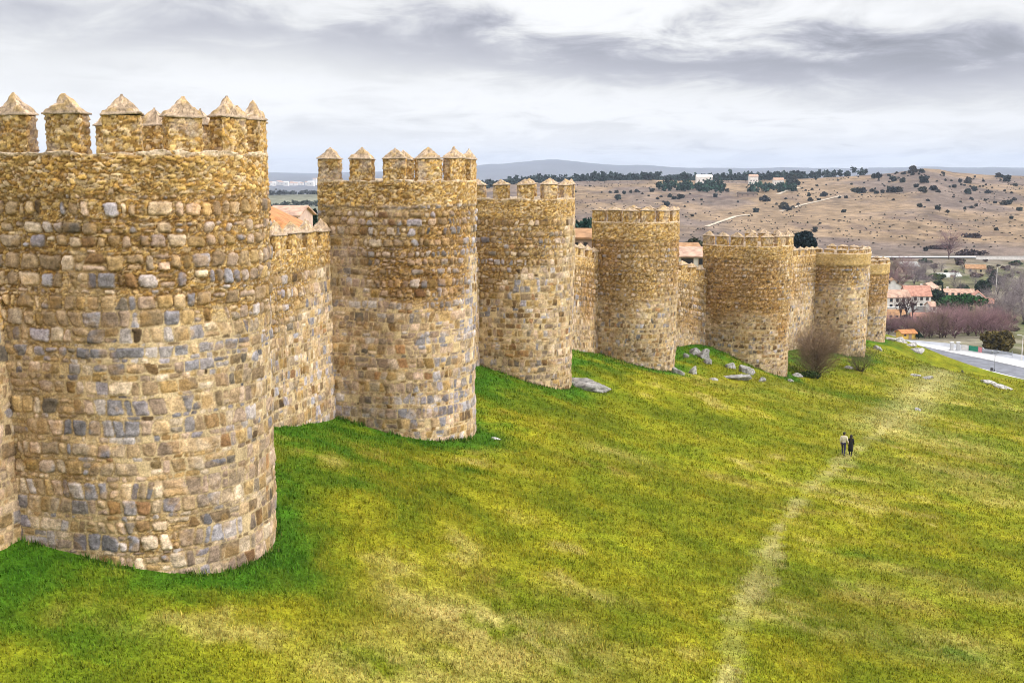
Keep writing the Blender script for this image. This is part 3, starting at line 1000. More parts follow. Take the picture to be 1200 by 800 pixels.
for ti, (t, sp) in enumerate(zip(TW, TSPEC)):
    Yd = t['C'][1]
    step = Yd / FPX * (1.15 if ti < 2 else 1.0)
    step = max(step, 0.036)
    t['cren'] = t['apex'] - sp['mh'] - sp['cap'][1] - 0.07
    cren = t['cren']
    zb = t['base'] - 1.6
    base_c = t['C']
    org = np.array([base_c[0], base_c[1], gz(*base_c) if ti else t['base']])
    root = empty('wall_tower', org)
    tag(root, sp['label'], 'tower', 'round fronted towers along the wall')
    pts, nrm, U = tower_path(t, sp['back'], step)
    nz = int((cren - zb) / step)
    zs = np.linspace(zb, cren, nz)
    ZZ = np.repeat(zs[None, :], len(pts), 0)
    # parapet top edge is uneven
    k0 = nz - max(2, int(0.5 / step))
    ed = (fbm(U * 1.6, U * 0, 300 + ti, 3) - 0.5) * 0.22
    wgt = np.zeros(nz); wgt[k0:] = np.linspace(0, 1, nz - k0)
    ZZ = ZZ + ed[:, None] * wgt[None, :]
    tap = 0.22 * (ZZ - zb) / (cren - zb) - 0.11
    P, C = face_sheet(pts, nrm, U, ZZ, cren, sp['par'], 1000 + ti * 37, tap, sp['kw'], plain_par=sp.get('plain', False))
    # split: body below the parapet line, parapet above (own part)
    ks = int(nz * (1 - (sp['par']) / (cren - zb)))
    body = npmesh('body', P[:, :ks + 1].reshape(-1, 3) - org, gridfaces(len(pts), ks + 1), C[:, :ks + 1].reshape(-1, 3))
    link('body', body, M_STONE, root)
    Pt, Ct = P[:, ks:], C[:, ks:]
    inner = pts - nrm * 0.62
    n = len(pts)
    e1 = np.c_[inner, P[:, -1, 2] - 0.03 + 0.05 * (fbm(U * 2, U * 0, 5, 2) - 0.5)]
    e2 = np.c_[inner, np.full(n, cren - 1.15)]
    Pt, Ct = strip_mesh(Pt, Ct, [(e1, SILL), (e2, OCHRE[3])])
    link('parapet', npmesh('parapet', Pt.reshape(-1, 3) - org, gridfaces(n, Pt.shape[1]), Ct.reshape(-1, 3)), M_STONE, root)
    # walkway floor inside the parapet
    half = n // 2
    fl = np.c_[inner, np.full(n, cren - 1.1)]
    Fl = np.array([(i, n - 1 - i, n - 2 - i, i + 1) for i in range(0, half - 1)])[:, ::-1]
    fc = np.tile(np.array([0.42, 0.33, 0.22]), (n, 1)) * RS.uniform(0.8, 1.2, (n, 1))
    link('walkway', npmesh('walkway', fl - org, Fl, fc), M_STONE, root)
    # back wall of the tower on the city side
    bm = MB()
    a, b = pts[0], pts[-1]
    bm.add([(*(a - org[:2]), zb - org[2]), (*(b - org[:2]), zb - org[2]), (*(b - org[:2]), cren - 1.1 - org[2]), (*(a - org[:2]), cren - 1.1 - org[2])], [(0, 1, 2, 3)])
    bmesh_ = bm.mesh('back_wall')
    ca = bmesh_.color_attributes.new('Col', 'FLOAT_COLOR', 'POINT')
    ca.data.foreach_set('color', np.tile([0.42, 0.3, 0.16, 1.0], 4).astype(np.float32))
    link('back_wall', bmesh_, M_STONE, root)
    # merlons round the outline
    u = sp['ph'] + 0.1
    j = 0
    res = max(0.04, step * 0.9)
    while u < U[-1] - 0.4:
        px_, py_ = np.interp(u, U, pts[:, 0]), np.interp(u, U, pts[:, 1])
        nx_, ny_ = np.interp(u, U, nrm[:, 0]), np.interp(u, U, nrm[:, 1])
        l = math.hypot(nx_, ny_); nx_, ny_ = nx_ / l, ny_ / l
        rr = random.Random(ti * 100 + j)
        c2 = np.array([px_ - nx_ * 0.17, py_ - ny_ * 0.17])
        make_merlon(root, c2, math.atan2(nx_, -ny_), sp['mw'] * rr.uniform(0.94, 1.06), 0.52, sp['mh'] * rr.uniform(0.96, 1.04), cren - 0.02,
                    (sp['cap'][0], sp['cap'][1] * rr.uniform(0.9, 1.1), 0), ti * 100 + j, res, org)
        u += sp['pitch'] * rr.uniform(0.97, 1.03)
        j += 1

# ================================================================== curtain walls between the towers
CSPEC = [('crenellated wall running out of the frame left of the nearest tower', None),
         ('short crenellated wall between the nearest and second tower', 0.35),
         ('hidden stretch of wall just visible behind the second tower', 0.4),
         ('low stretch of wall between third and fourth tower with a pinkish house above it', 0.4),
         ('low stretch of wall between fourth and fifth tower with a pale roof above it', 0.4),
         ('stretch of wall between the fifth and sixth tower behind the bare shrub', 0.4),
         ('narrow stretch of wall between the two farthest towers', 0.4)]
for ci in range(7):
    if ci == 0:
        a = TW[0]['J'] - TW[0]['v'] * 16; b = TW[0]['J'] + TW[0]['v'] * 0.4
        za = zbm = TW[0]['apex'] - 5.0
        z1 = za
    else:
        a = TW[ci - 1]['K'] - TW[ci - 1]['v'] * 0.4; b = TW[ci]['J'] + TW[ci]['v'] * 0.4
        dz_ = {1: 3.9, 2: 4.6, 3: 4.2, 4: 4.4, 5: 1.2, 6: 1.2}[ci]
        za = TW[ci - 1]['apex'] - dz_; z1 = TW[ci]['apex'] - dz_
        if ci == 1: za = z1 + 0.35
        if ci == 5: za = TW[5]['apex'] + 0.8; z1 = TW[5]['apex'] + 0.1
        if ci == 6: za = TW[5]['apex'] - 1.0; z1 = TW[6]['apex'] - 0.6
    ln = float(np.hypot(*(b - a))); d = (b - a) / ln; nn = np.array([d[1], -d[0]])
    Yd = (a[1] + b[1]) / 2
    step = max(0.05, Yd / FPX * (1.0 if ci > 2 else 1.2))
    nu = int(ln / step) + 1
    U = np.linspace(0, ln, nu)
    pts = a[None, :] + d[None, :] * U[:, None]
    nrm = np.repeat(nn[None, :], nu, 0)
    mh, chp = (0.75, 0.42) if ci > 1 else (0.80, 0.62)
    top = za + (z1 - za) * U / ln - mh - chp
    gb = min(gz(*a), gz(*b)) - 1.5
    nz = int((top.max() - gb) / step)
    ZZ = gb + (top[:, None] - gb) * np.linspace(0, 1, nz)[None, :]
    mid = (a + b) / 2
    org = np.array([mid[0], mid[1], gb])
    root = empty('curtain_wall', org)
    tag(root, CSPEC[ci][0], 'wall', 'walls between the towers', 'thing')
    P, C = face_sheet(pts, nrm, U + ci * 31.0, ZZ, top, 1.0, 2000 + ci * 41, 0.0,
                      dict(size=0.95, grey=0.20, point=0.75 if ci < 3 else 0.5, dark=0.08))
    back = pts - nrm * 2.4
    inn = pts - nrm * 0.55
    e1 = np.c_[inn, P[:, -1, 2]]; e2 = np.c_[inn, P[:, -1, 2] - 1.1]; e3 = np.c_[back, P[:, -1, 2] - 1.1]; e4 = np.c_[back, np.full(nu, gb)]
    P2, C2 = strip_mesh(P, C, [(e1, SILL), (e2, OCHRE[0]), (e3, np.array([0.42, 0.33, 0.22])), (e4, TAN[0])])
    link('body', npmesh('body', P2.reshape(-1, 3) - org, gridfaces(nu, P2.shape[1]), C2.reshape(-1, 3)), M_STONE, root)
    u = 0.75; j = 0
    while u < ln - 0.3:
        rr = random.Random(ci * 333 + j)
        c2 = a + d * u - nn * 0.24
        zt = za + (z1 - za) * u / ln - mh - chp
        make_merlon(root, c2, math.atan2(d[1], d[0]), 1.30, 0.60, mh * rr.uniform(0.95, 1.05), zt - 0.02, (0.09, chp * rr.uniform(0.9, 1.15), 0), 5000 + ci * 50 + j,
                    max(0.06, step), org)
        u += 1.95 * rr.uniform(0.97, 1.03); j += 1

# ================================================================== rocks
def ico(sub):
    import bmesh
    bm = bmesh.new()
    bmesh.ops.create_icosphere(bm, subdivisions=sub, radius=1.0)
    V = np.array([v.co[:] for v in bm.verts]); F = np.array([[v.index for v in f.verts] for f in bm.faces])
    bm.free()
    return V, F


ICO5, ICO4, ICO3 = ico(5), ico(4), ico(3)


def rock(label, px, py, w, d, h, rot=0.0, seed=0, tilt=0.0, pale=1.0, name='boulder', pos=None, sink=0.52, group=None):
    h = h * 0.8; tilt = tilt * 0.45
    p = np.array(pos) if pos is not None else hit(px, py)
    rng = np.random.default_rng(seed)
    V, F = ICO4
    N = rng.normal(size=(13, 3)); N /= np.linalg.norm(N, axis=1)[:, None]
    D = rng.uniform(0.5, 0.95, 13)
    r = np.full(len(V), 1.25)
    for n, dd in zip(N, D):
        q = V @ n
        r = np.where(q > 0.05, np.minimum(r, dd / np.maximum(q, 0.05)), r)
    r = r * (1 + 0.22 * (fbm(V[:, 0] * 2 + seed, V[:, 1] * 2 + V[:, 2] * 1.7, seed, 4) - 0.5) + 0.20 * (fbm(V[:, 0] * 7 + V[:, 2] * 5, V[:, 1] * 7 - V[:, 2] * 3, seed + 3, 3) - 0.5))
    P = V * r[:, None] * np.array([w / 2, d / 2, h]) * (0.92 if pos is None else 1.0)
    ct, st = math.cos(tilt), math.sin(tilt)
    P = np.c_[P[:, 0] * ct + P[:, 2] * st, P[:, 1], -P[:, 0] * st + P[:, 2] * ct]
    c = np.array([0.33, 0.315, 0.305]) * pale
    m1 = fbm(P[:, 0] * 1.6 + seed, P[:, 1] * 1.6 + P[:, 2] * 2.3, seed + 7, 4, 0.65)
    m2 = sstep(0.52, 0.64, fbm(P[:, 0] * 2.6, P[:, 1] * 2.6 + P[:, 2] * 2, seed + 8, 3))
    C = c[None, :] * (0.45 + 1.1 * m1)[:, None]
    ck, _, cb = cells(P[:, 0] * 1.5 / max(0.6, w / 3) + seed + 0.6 * m1, (P[:, 1] * 0.8 + P[:, 2] * 2.2) * 1.5 + 0.8 * m1, seed + 21)
    crack = sstep(0.10, 0.0, ck)
    P = P * (1 - 0.07 * crack + 0.06 * (cb - 0.5))[:, None]
    C = C * (1 - 0.75 * crack)[:, None]
    C = C * (1 - 0.5 * m2[:, None]) + np.array([0.17, 0.16, 0.13]) * 0.5 * m2[:, None]
    o = link(name, npmesh(name, P, F, C), M_GRANITE, None, (p[0], p[1], p[2] + h * (0.5 - sink)))
    o.rotation_euler = (0, 0, rot)
    return tag(o, label, 'rock', group)


rock('long grey slab of rock lying in the grass just right of the third tower', 692, 454, 4.4, 2.6, 1.15, 0.25, 3, 0.28, name='rock_slab')
rock('big grey boulder at the right foot of the fourth tower', 794, 438, 1.9, 1.5, 0.95, 0.3, 11)
rock('smaller pale boulder just right of the big one by the fourth tower', 813, 438, 1.2, 1.0, 0.85, 1.0, 12, 0.3, 1.2)
rock('small flat stone in the grass right of the two boulders by the fourth tower', 836, 445, 1.5, 0.9, 0.35, 0.2, 13, 0, 1.15)
rock('brownish boulder at the top of the pile against the wall between fourth and fifth tower', 813, 414, 1.7, 1.3, 1.2, 0.4, 14, 0.2, 0.85)
rock('largest pale boulder of the pile against the wall between fourth and fifth tower', 825, 419, 2.0, 1.5, 1.3, 1.2, 15, -0.2, 1.05)
rock('lowest small boulder of the pile against the wall between fourth and fifth tower', 828, 425, 1.0, 0.9, 0.8, 2.0, 16)
rock('left stone of the pile against the wall between fourth and fifth tower', 803, 418, 1.2, 1.0, 0.7, 0.7, 17, 0, 0.95)
rock('upright grey boulder leaning on the left foot of the fifth tower', 857, 431, 1.9, 1.3, 1.25, 0.5, 18, 0.35)
rock('slanting grey boulder in front of the fifth tower', 874, 437, 2.2, 1.4, 1.1, 0.3, 19, 0.5, 1.05)
rock('long flat outcrop lying in the grass before the fifth tower', 862, 443, 4.6, 1.8, 0.6, 0.3, 20, 0.18, 0.95, name='rock_outcrop')
rock('low pale stone at the end of the flat outcrop before the fifth tower', 893, 446, 1.4, 1.0, 0.4, 0.9, 21, 0, 1.15)
rock('small grey rock right of the nose of the fifth tower, left of the bare shrub', 934, 441, 1.8, 1.2, 0.6, 0.5, 22)
rock('little rock below the right nose of the fifth tower', 925, 447, 0.9, 0.8, 0.4, 0.1, 23, 0, 1.1)
rock('pale stone under the small dark shrub', 995, 432, 1.8, 1.2, 0.5, 0.4, 24, 0.2, 1.1)
rock('rounded grey rock at the foot of the farthest tower', 1027, 409, 1.9, 1.6, 1.2, 0.4, 25, 0, 0.95)
rock('pale stone beside the footpath above the walking couple', 1075, 481, 0.95, 0.8, 0.75, 0.4, 26, 0, 1.35, name='stone')
rock('tiny white flat stone in the grass right of the second tower', 580, 514, 0.75, 0.3, 0.12, 0.0, 27, 0, 1.6, name='stone')
for k, (px, Y, w, h, lab) in enumerate([
        (1048, 187, 3.4, 0.8, 'leftmost pale rock of the ridge edge beside the farthest tower'),
        (1061, 188, 3.8, 0.9, 'second pale rock along the ridge edge right of the farthest tower'),
        (1073, 186.5, 3.2, 0.8, 'third pale rock along the ridge edge below the yellow hut'),
        (1081, 183.5, 2.6, 1.0, 'rightmost steep rock of the ridge edge above the footpath')]):
    X = (px - 600) / FPX * Y * 1.0
    rock(lab, 0, 0, w, 1.6, h, 0.5, 40 + k, 0.15, 1.25, 'ridge_rock', (X, Y, gz(X, Y)), group='pale rocks along the ridge edge')
rock('thin pale rock strip in the green mound left of the footpath', 1072, 440, 2.6, 1.1, 0.4, 0.5, 50, 0.2, 1.15)
rock('small pale rock right of the thin strip in the green mound', 1086, 443, 2.4, 1.0, 0.45, 0.4, 51, 0.2, 1.15)
rock('left half of the white outcrop on the grass edge below the road', 1158, 449, 3.4, 2.2, 0.8, 0.4, 52, 0.15, 1.4, name='rock_outcrop')
rock('right half of the white outcrop on the grass edge below the road', 1176, 455, 3.6, 1.9, 0.65, 0.4, 53, 0.3, 1.35, name='rock_outcrop')
rock('dark stone on the ridge where the footpath leaves it', 1127, 437, 0.8, 0.8, 0.9, 0.2, 54, 0, 0.35)


# ================================================================== plants
def quads_mesh(name, Cn, size, rng, col, flat=0.0, stretch=1.0):
    """many small randomly turned leaf-clump quads at points Cn"""
    n = len(Cn)
    a = rng.normal(size=(n, 3)); a /= np.linalg.norm(a, axis=1)[:, None]
    b = rng.normal(size=(n, 3)); b -= (a * b).sum(1)[:, None] * a; b /= np.linalg.norm(b, axis=1)[:, None]
    s = (size * rng.uniform(0.6, 1.4, n))[:, None]
    V = np.stack([Cn - a * s - b * s * stretch, Cn + a * s * 0.9 - b * s * stretch * 0.8, Cn + a * s + b * s * stretch, Cn - a * s * 0.8 + b * s * stretch * 0.9], 1).reshape(-1, 3)
    F = np.arange(4 * n).reshape(n, 4)
    return npmesh(name, V, F, np.repeat(col, 4, 0), smooth=False)


def crown_points(n, rx, ry, rz, rng, lobes=9, shell=0.55):
    c = rng.normal(size=(lobes, 3)); c /= np.linalg.norm(c, axis=1)[:, None]
    c *= rng.uniform(0.25, 0.68, lobes)[:, None]
    rr = rng.uniform(0.30, 0.52, lobes)
    k = rng.integers(0, lobes, n)
    d = rng.normal(size=(n, 3)); d /= np.linalg.norm(d, axis=1)[:, None]
    rad = rng.uniform(shell, 1.0, n) ** 0.6
    P = c[k] + d * (rr[k] * rad)[:, None]
    tone = rng.uniform(0.75, 1.25, lobes)[k]
    return P * np.array([rx, ry, rz]), tone


def leaf_crown(name, n, rx, ry, rz, seed, col, size, lobes=9, zoff=0.0):
    rng = np.random.default_rng(seed)
    P, tone = crown_points(n, rx, ry, rz, rng, lobes)
    c = np.array(col)[None, :] * (tone * rng.uniform(0.6, 1.5, n))[:, None]
    P = P + np.array([0, 0, zoff])
    return quads_mesh(name, P, size, rng, c)


def tree(name, label, cat, loc, crown_me, trunk_h, trunk_r, group=None, limbs=4, seed=0, crown_z=None, crown_r=1.5):
    root = empty(name, loc)
    tag(root, label, cat, group)
    b = MB()
    rng = random.Random(seed)
    b.tube((0, 0, -0.4), (0.05, 0, trunk_h), trunk_r, trunk_r * 0.6, 7)
    for k in range(limbs):
        a = 2 * math.pi * k / max(1, limbs) + rng.random()
        b.tube((0.05, 0, trunk_h * rng.uniform(0.7, 1)), (math.cos(a) * crown_r * 0.6, math.sin(a) * crown_r * 0.6, trunk_h + crown_r * rng.uniform(0.3, 0.7)), trunk_r * 0.45, trunk_r * 0.12, 5)
    b.build('trunk', M_BARK, root)
    link('crown', crown_me, M_LEAF, root)
    return root


def copy_tree(o, loc, sc=1.0, rz=0.0, label=None, szz=None):
    c = o.copy(); COL.objects.link(c)
    c.location = tuple(float(v) for v in loc); c.rotation_euler = (0, 0, rz); c.scale = (sc, sc, szz or sc)
    if label: c['label'] = label
    for ch in list(o.children):
        d = ch.copy(); COL.objects.link(d); d.parent = c
        for g in list(ch.children):
            e = g.copy(); COL.objects.link(e); e.parent = d
    return c


def twig_mesh(name, seed, h, spread, n_main, col, depth=3, r0=0.06, up=0.9, round_=False, trunk=None):
    """leafless crown: recursively forking tapered twigs (thin 3-sided tubes)"""
    rng = random.Random(seed)
    segs = []

    def grow(p, d, l, r, lev):
        q = p
        for _ in range(2):
            d2 = (d + Vector((rng.gauss(0, .16), rng.gauss(0, .16), rng.gauss(0.04, .1)))).normalized()
            q2 = q + d2 * (l / 2)
            segs.append((q, q2, r, r * 0.72, lev)); q, d, r = q2, d2, r * 0.72
        if lev < depth:
            for k in range(rng.randint(3, 4)):
                dd = (d + Vector((rng.gauss(0, .55), rng.gauss(0, .55), rng.gauss(0.15, .35)))).normalized()
                grow(q if k < 2 else p.lerp(q, rng.uniform(.35, .9)), dd, l * rng.uniform(.55, .8), r * 0.75, lev + 1)
    st = Vector((0, 0, trunk or 0.0))
    for k in range(n_main):
        a = 2 * math.pi * k / n_main + rng.random()
        t = rng.uniform(0.15, 1.0)
        rise = 0.0
        ln_ = h * 0.40 * rng.uniform(.75, 1.1)
        if round_:
            rise = rng.uniform(0.0, 0.42) * h
            d = Vector((math.cos(a) * (0.35 + t), math.sin(a) * (0.35 + t), rng.uniform(0.15, 1.1))).normalized()
            ln_ = h * rng.uniform(.16, .30)
        else:
            d = Vector((math.cos(a) * spread * t, math.sin(a) * spread * t, up)).normalized()
        grow(st + Vector((math.cos(a) * .2 * spread, math.sin(a) * .2 * spread, -0.1 + rise)), d, ln_, r0, 0)
    if round_:
        for k in range(3):
            grow(st + Vector((rng.gauss(0, .1), rng.gauss(0, .1), 0)), Vector((rng.gauss(0, .2), rng.gauss(0, .2), 1)).normalized(), h * 0.36, r0 * 1.6, 0)
    n = len(segs)
    P = np.array([s[0][:] for s in segs]); Q = np.array([s[1][:] for s in segs]); R0 = np.array([s[2] for s in segs]); R1 = np.array([s[3] for s in segs])
    lev = np.array([s[4] for s in segs])
    D = Q - P; D /= np.linalg.norm(D, axis=1)[:, None] + 1e-9
    A = np.cross(D, np.array([0.31, 0.77, 0.55])); A /= np.linalg.norm(A, axis=1)[:, None] + 1e-9
    B = np.cross(D, A)
    vs = []
    for base, R in ((P, R0), (Q, R1)):
        for k in range(3):
            t = 2 * math.pi * k / 3
            vs.append(base + (A * math.cos(t) + B * math.sin(t)) * R[:, None])
    V = np.stack(vs, 1).reshape(-1, 3)
    o = np.arange(n)[:, None] * 6
    F = np.concatenate([o + np.array([[k, (k + 1) % 3, 3 + (k + 1) % 3, 3 + k]]) for k in range(3)])
    cc = np.array(col)[None, :] * (0.75 + 0.22 * lev)[:, None] * np.random.default_rng(seed).uniform(0.75, 1.3, n)[:, None]
    return npmesh(name, V, F, np.repeat(cc, 6, 0), smooth=False)


def bare_tree(label, loc, h, seed, col, spread=0.7, trunk=None, n_main=5, r0=0.06, group=None, name='bare_tree', cat='tree', depth=3):
    root = empty(name, loc)
    tag(root, label, cat, group)
    th = trunk if trunk else 0.5
    b = MB(); b.tube((0, 0, -0.5), (0, 0, th + 0.3), r0 * 2.2, r0 * 1.5, 7)
    m = b.build('trunk', M_BARK, root)
    link('branches', twig_mesh('branches', seed, h - th, spread, n_main, col, depth, r0, 0.9, n_main > 6, trunk=th), M_TWIG, root)
    return root


# big leafless shrub between the fifth and sixth tower
p = hit(955, 441)
shrub = empty('bare_shrub', p)
tag(shrub, 'large leafless brown shrub in front of the wall right of the fifth tower', 'shrub')
link('branches', twig_mesh('branches', 5, 8.2, 0.95, 250, (0.19, 0.13, 0.085), 3, 0.036, 0.95, True), M_TWIG, shrub)
p = hit(1008, 436)
sh2 = empty('bare_shrub', p)
tag(sh2, 'small low dark shrub right of the large bare shrub', 'shrub')
link('branches', twig_mesh('branches', 6, 4.4, 0.85, 50, (0.13, 0.105, 0.06), 3, 0.03, 0.8), M_TWIG, sh2)
p = hit(948, 443)
under = link('low_bush', leaf_crown('low_bush', 900, 2.2, 1.2, 0.7, 9, (0.045, 0.075, 0.02), 0.10), M_LEAF, None, (p[0], p[1], p[2] + 0.35))
tag(under, 'low green bush in the grass under the large bare shrub', 'bush')

# ------------------------------------------------------------------ valley trees
TREE_PURP = (0.21, 0.125, 0.135)
TREE_GREY = (0.20, 0.165, 0.17)
protoA = None
bare_protos = []
for k in range(4):
    bare_protos.append((twig_mesh('branches', 60 + k, 9.6, 0.62, 26, TREE_PURP, 3, 0.085, 1.0, True, trunk=0.4), twig_mesh('branches', 70 + k, 9.6, 0.68, 24, TREE_GREY, 3, 0.085, 1.0, True, trunk=0.4), twig_mesh('branches', 80 + k, 9.0, 0.62, 24, (0.185, 0.135, 0.095), 3, 0.085, 1.0, True, trunk=0.4)))
TRUNK_ME = (lambda b: (b.tube((0, 0, -0.5), (0, 0, 1.2), 0.16, 0.10, 7), b.mesh('trunk'))[1])(MB())
TRUNK_ME.materials.append(M_BARK)
for pair in bare_protos:
    for m_ in pair: m_.materials.append(M_TWIG)


def put_bare(px, Y, h, k, kind, label, group, wide=1.0, py=None):
    X = (px - 600) / FPX * Y * 1.0
    root = empty('bare_tree', (X, Y, gz(X, Y)), k * 1.3)
    tag(root, label, 'tree', group)
    o = bpy.data.objects.new('trunk', TRUNK_ME); COL.objects.link(o); o.parent = root
    if kind == 0 and k % 3 == 1: kind = 2
    o = bpy.data.objects.new('branches', bare_protos[k % 4][kind]); COL.objects.link(o); o.parent = root
    s = h / 9.0
    root.scale = (s * wide, s * wide, s)
    return root


rg = random.Random(21)
for i, px in enumerate(range(1078, 1190, 4)):
    put_bare(px + rg.uniform(-2, 2), rg.uniform(284, 316), rg.uniform(7.5, 10.0) * (0.8 if px < 1092 or px > 1176 else 1), i, 0,
             'leafless tree of the purple brown thicket behind the road', 'bare purple trees behind the road', 1.1)
for i, px in enumerate((1038, 1042, 1046, 1050, 1054, 1058, 1063, 1068, 1073, 1078)):
    put_bare(px, rg.uniform(300, 315), rg.uniform(4.5, 6.5), i + 1, 0, 'leafless tree of the small thicket behind the yellow hut', 'bare trees behind the yellow hut', 1.1)
for i, px in enumerate((1041, 1048, 1054, 1060, 1066, 1073, 1080, 1088, 1096, 1104, 1120, 1130, 1140, 1044, 1051, 1057, 1064, 1069, 1077, 1084)):
    put_bare(px, rg.uniform(440, 520), rg.uniform(7, 10.0) if px < 1090 else rg.uniform(4.5, 7), i + 2, 0 if px < 1070 else 1, 'leafless tree of the wood behind the valley houses', 'bare trees behind the valley houses', 1.0)
for i, (px, Y, h) in enumerate(((1167, 340, 8), (1176, 350, 10), (1186, 360, 11), (1194, 345, 9), (1202, 370, 12), (1181, 400, 10), (1196, 420, 11), (1172, 420, 9), (1162, 470, 7), (1188, 480, 8), (1170, 372, 9), (1190, 375, 10), (1198, 395, 10), (1183, 335, 8), (1205, 340, 9), (1178, 445, 9), (1199, 450, 10), (1159, 400, 6), (1128, 430, 6), (1146, 440, 7), (1120, 445, 6))):
    put_bare(px, Y, h, i, 1, 'leafless grey tree on the valley slope near the right edge', 'bare grey trees on the right valley slope', 0.95)
for k, (px, lab) in enumerate(((1059, 'left tall dark trunked bare tree before the red roofed houses'), (1066, 'middle tall dark trunked bare tree before the red roofed houses'),
                               (1073, 'right tall dark trunked bare tree before the red roofed houses'))):
    Y = 336.0; X = (px - 600) / FPX * Y
    bare_tree(lab, (X, Y, gz(X, Y)), 10.5, 90 + k, (0.10, 0.055, 0.055), 0.5, 3.5, 9, 0.13, 'tall bare trees by the houses')
Y = 590.0; X = (1112 - 600) / FPX * Y
bare_tree('largest lone leafless tree with a wide round crown at the foot of the dry hill', (X, Y, gz(X, Y)), 21, 99, (0.22, 0.135, 0.14), 0.80, 2.0, 26, 0.16)

# umbrella pine
Y = 345.0; X = (1128 - 600) / FPX * Y
z0 = gz(X, Y)
ztop = at(1128, 346, Y)[2]
um = tree('umbrella_pine', 'dark green umbrella pine with a broad flat crown before the houses', 'tree', (X, Y, z0),
          leaf_crown('crown', 3200, 8.8, 6.0, 3.3, 31, (0.020, 0.065, 0.016), 0.34, 16, ztop - z0 - 2.6), ztop - z0 - 4.2, 0.32, limbs=7, crown_r=5)
# conifers
def conifer_mesh(n, h, r, seed, col, size, z0=0.6):
    rng = np.random.default_rng(seed)
    t = rng.uniform(0, 1, n) ** 0.75
    rad = r * (1 - t) ** 0.8 * rng.uniform(0.55, 1.05, n) * (0.8 + 0.35 * np.sin(t * 26))
    a = rng.uniform(0, 2 * math.pi, n)
    P = np.c_[np.cos(a) * rad, np.sin(a) * rad, z0 + t * (h - z0)]
    c = np.array(col)[None, :] * rng.uniform(0.55, 1.5, n)[:, None]
    return quads_mesh('crown', P, size, rng, c)


for px, Y, topy, r, lab in ((1164, 455, 317, 2.9, 'dark conical conifer beside the white pole in the valley'),
                            (1104, 392, 333, 0.8, 'narrow dark cypress at the left end of the long salmon roof'),
                            (363, 150, 245, 1.25, 'left dark evergreen behind the orange roof'),
                            (371, 156, 247, 1.5, 'right dark evergreen behind the orange roof, touching the second tower'),
                            (1079, 283, 390, 1.1, 'small dark conical shrub right of the yellow hut')):
    X = (px - 600) / FPX * Y * 1.005
    zg = gz(X, Y); zt = at(px, topy, Y)[2]
    if zt - zg > 14: zg = zt - 9
    tree('cypress' if r < 1.3 else 'conifer', lab, 'tree', (X, Y, zg), conifer_mesh(900, zt - zg, r, int(px), (0.020, 0.042, 0.026), max(0.14, r * 0.16)), 1.2, 0.15, limbs=0)
for px, Y, topy, rx, rz, lab, col in ((1095, 388, 339, 2.6, 2.2, 'round dark evergreen tree between the two red roofed houses', (0.02, 0.04, 0.022)),
                                      (686, 142, 248, 3.4, 4.6, 'dense dark evergreen tree between third and fourth tower', (0.012, 0.035, 0.028)),
                                      (942, 205, 271, 1.75, 1.9, 'round dark evergreen tree just right of the fifth tower parapet', (0.018, 0.032, 0.038)),
                                      (814, 205, 281, 2.6, 1.6, 'dark bushy tree behind the pale roof at the fourth tower', (0.05, 0.055, 0.035)),
                                      (1174, 254, 387, 3.6, 2.7, 'olive brown bush at the road side near the right edge', (0.10, 0.075, 0.020)),
                                      (1150, 420, 330, 3.0, 2.2, 'dark green bush below the conical conifer in the valley', (0.03, 0.05, 0.03))):
    X = (px - 600) / FPX * Y * 1.005
    zt = at(px, topy, Y)[2]; zg = max(gz(X, Y), zt - 2 * rz - 2.0)
    zg = min(zg, zt - 2 * rz * 0.9)
    tree('evergreen_tree', lab, 'tree', (X, Y, zg), leaf_crown('crown', 2600, rx * 1.2, rx * 1.2, rz * 1.15, int(px) + 7, col, max(0.16, rx * 0.085), 14, zt - zg - rz), max(0.5, zt - zg - rz * 1.6), 0.2, limbs=4, crown_r=rx * 0.7)

# ------------------------------------------------------------------ oaks on the dry hillside
oak_me = []
for k in range(5):
    rng = np.random.default_rng(200 + k)
    P, tone = crown_points(230, 1.0, 1.0, 0.78, rng, 8, 0.3)
    P = P + np.array([0, 0, 0.62])
    c = np.array([[0.030, 0.040, 0.030], [0.026, 0.036, 0.032], [0.040, 0.044, 0.028], [0.030, 0.034, 0.034], [0.05, 0.045, 0.032]][k])[None, :] * (tone * rng.uniform(0.6, 1.5, 230))[:, None]
    m_ = quads_mesh('oak_tree', P, 0.16, rng, c); m_.materials.append(M_LEAF)
    oak_me.append(m_)
z7 = [(255, 215, 35), (285, 190, 22), (318, 185, 18), (345, 180, 20), (250, 185, 22), (220, 185, 18), (415, 180, 25), (400, 200, 12), (440, 215, 15),
      (460, 205, 15), (500, 205, 20), (520, 215, 25), (550, 215, 35), (585, 230, 10), (610, 220, 12), (648, 220, 14), (712, 205, 26), (770, 180, 25),
      (470, 230, 15), (605, 295, 18), (570, 250, 12), (630, 355, 10), (818, 230, 12), (940, 225, 45), (1035, 258, 45), (1075, 255, 18), (905, 275, 30),
      (870, 295, 10), (1045, 215, 14), (1155, 220, 22), (1180, 355, 22), (1150, 190, 12), (1190, 155, 15), (570, 178, 12), (500, 192, 10), (125, 155, 12),
      (485, 250, 35), (180, 185, 10), (370, 190, 12), (1000, 240, 14), (1120, 165, 12), (1100, 200, 10), (595, 192, 10)]
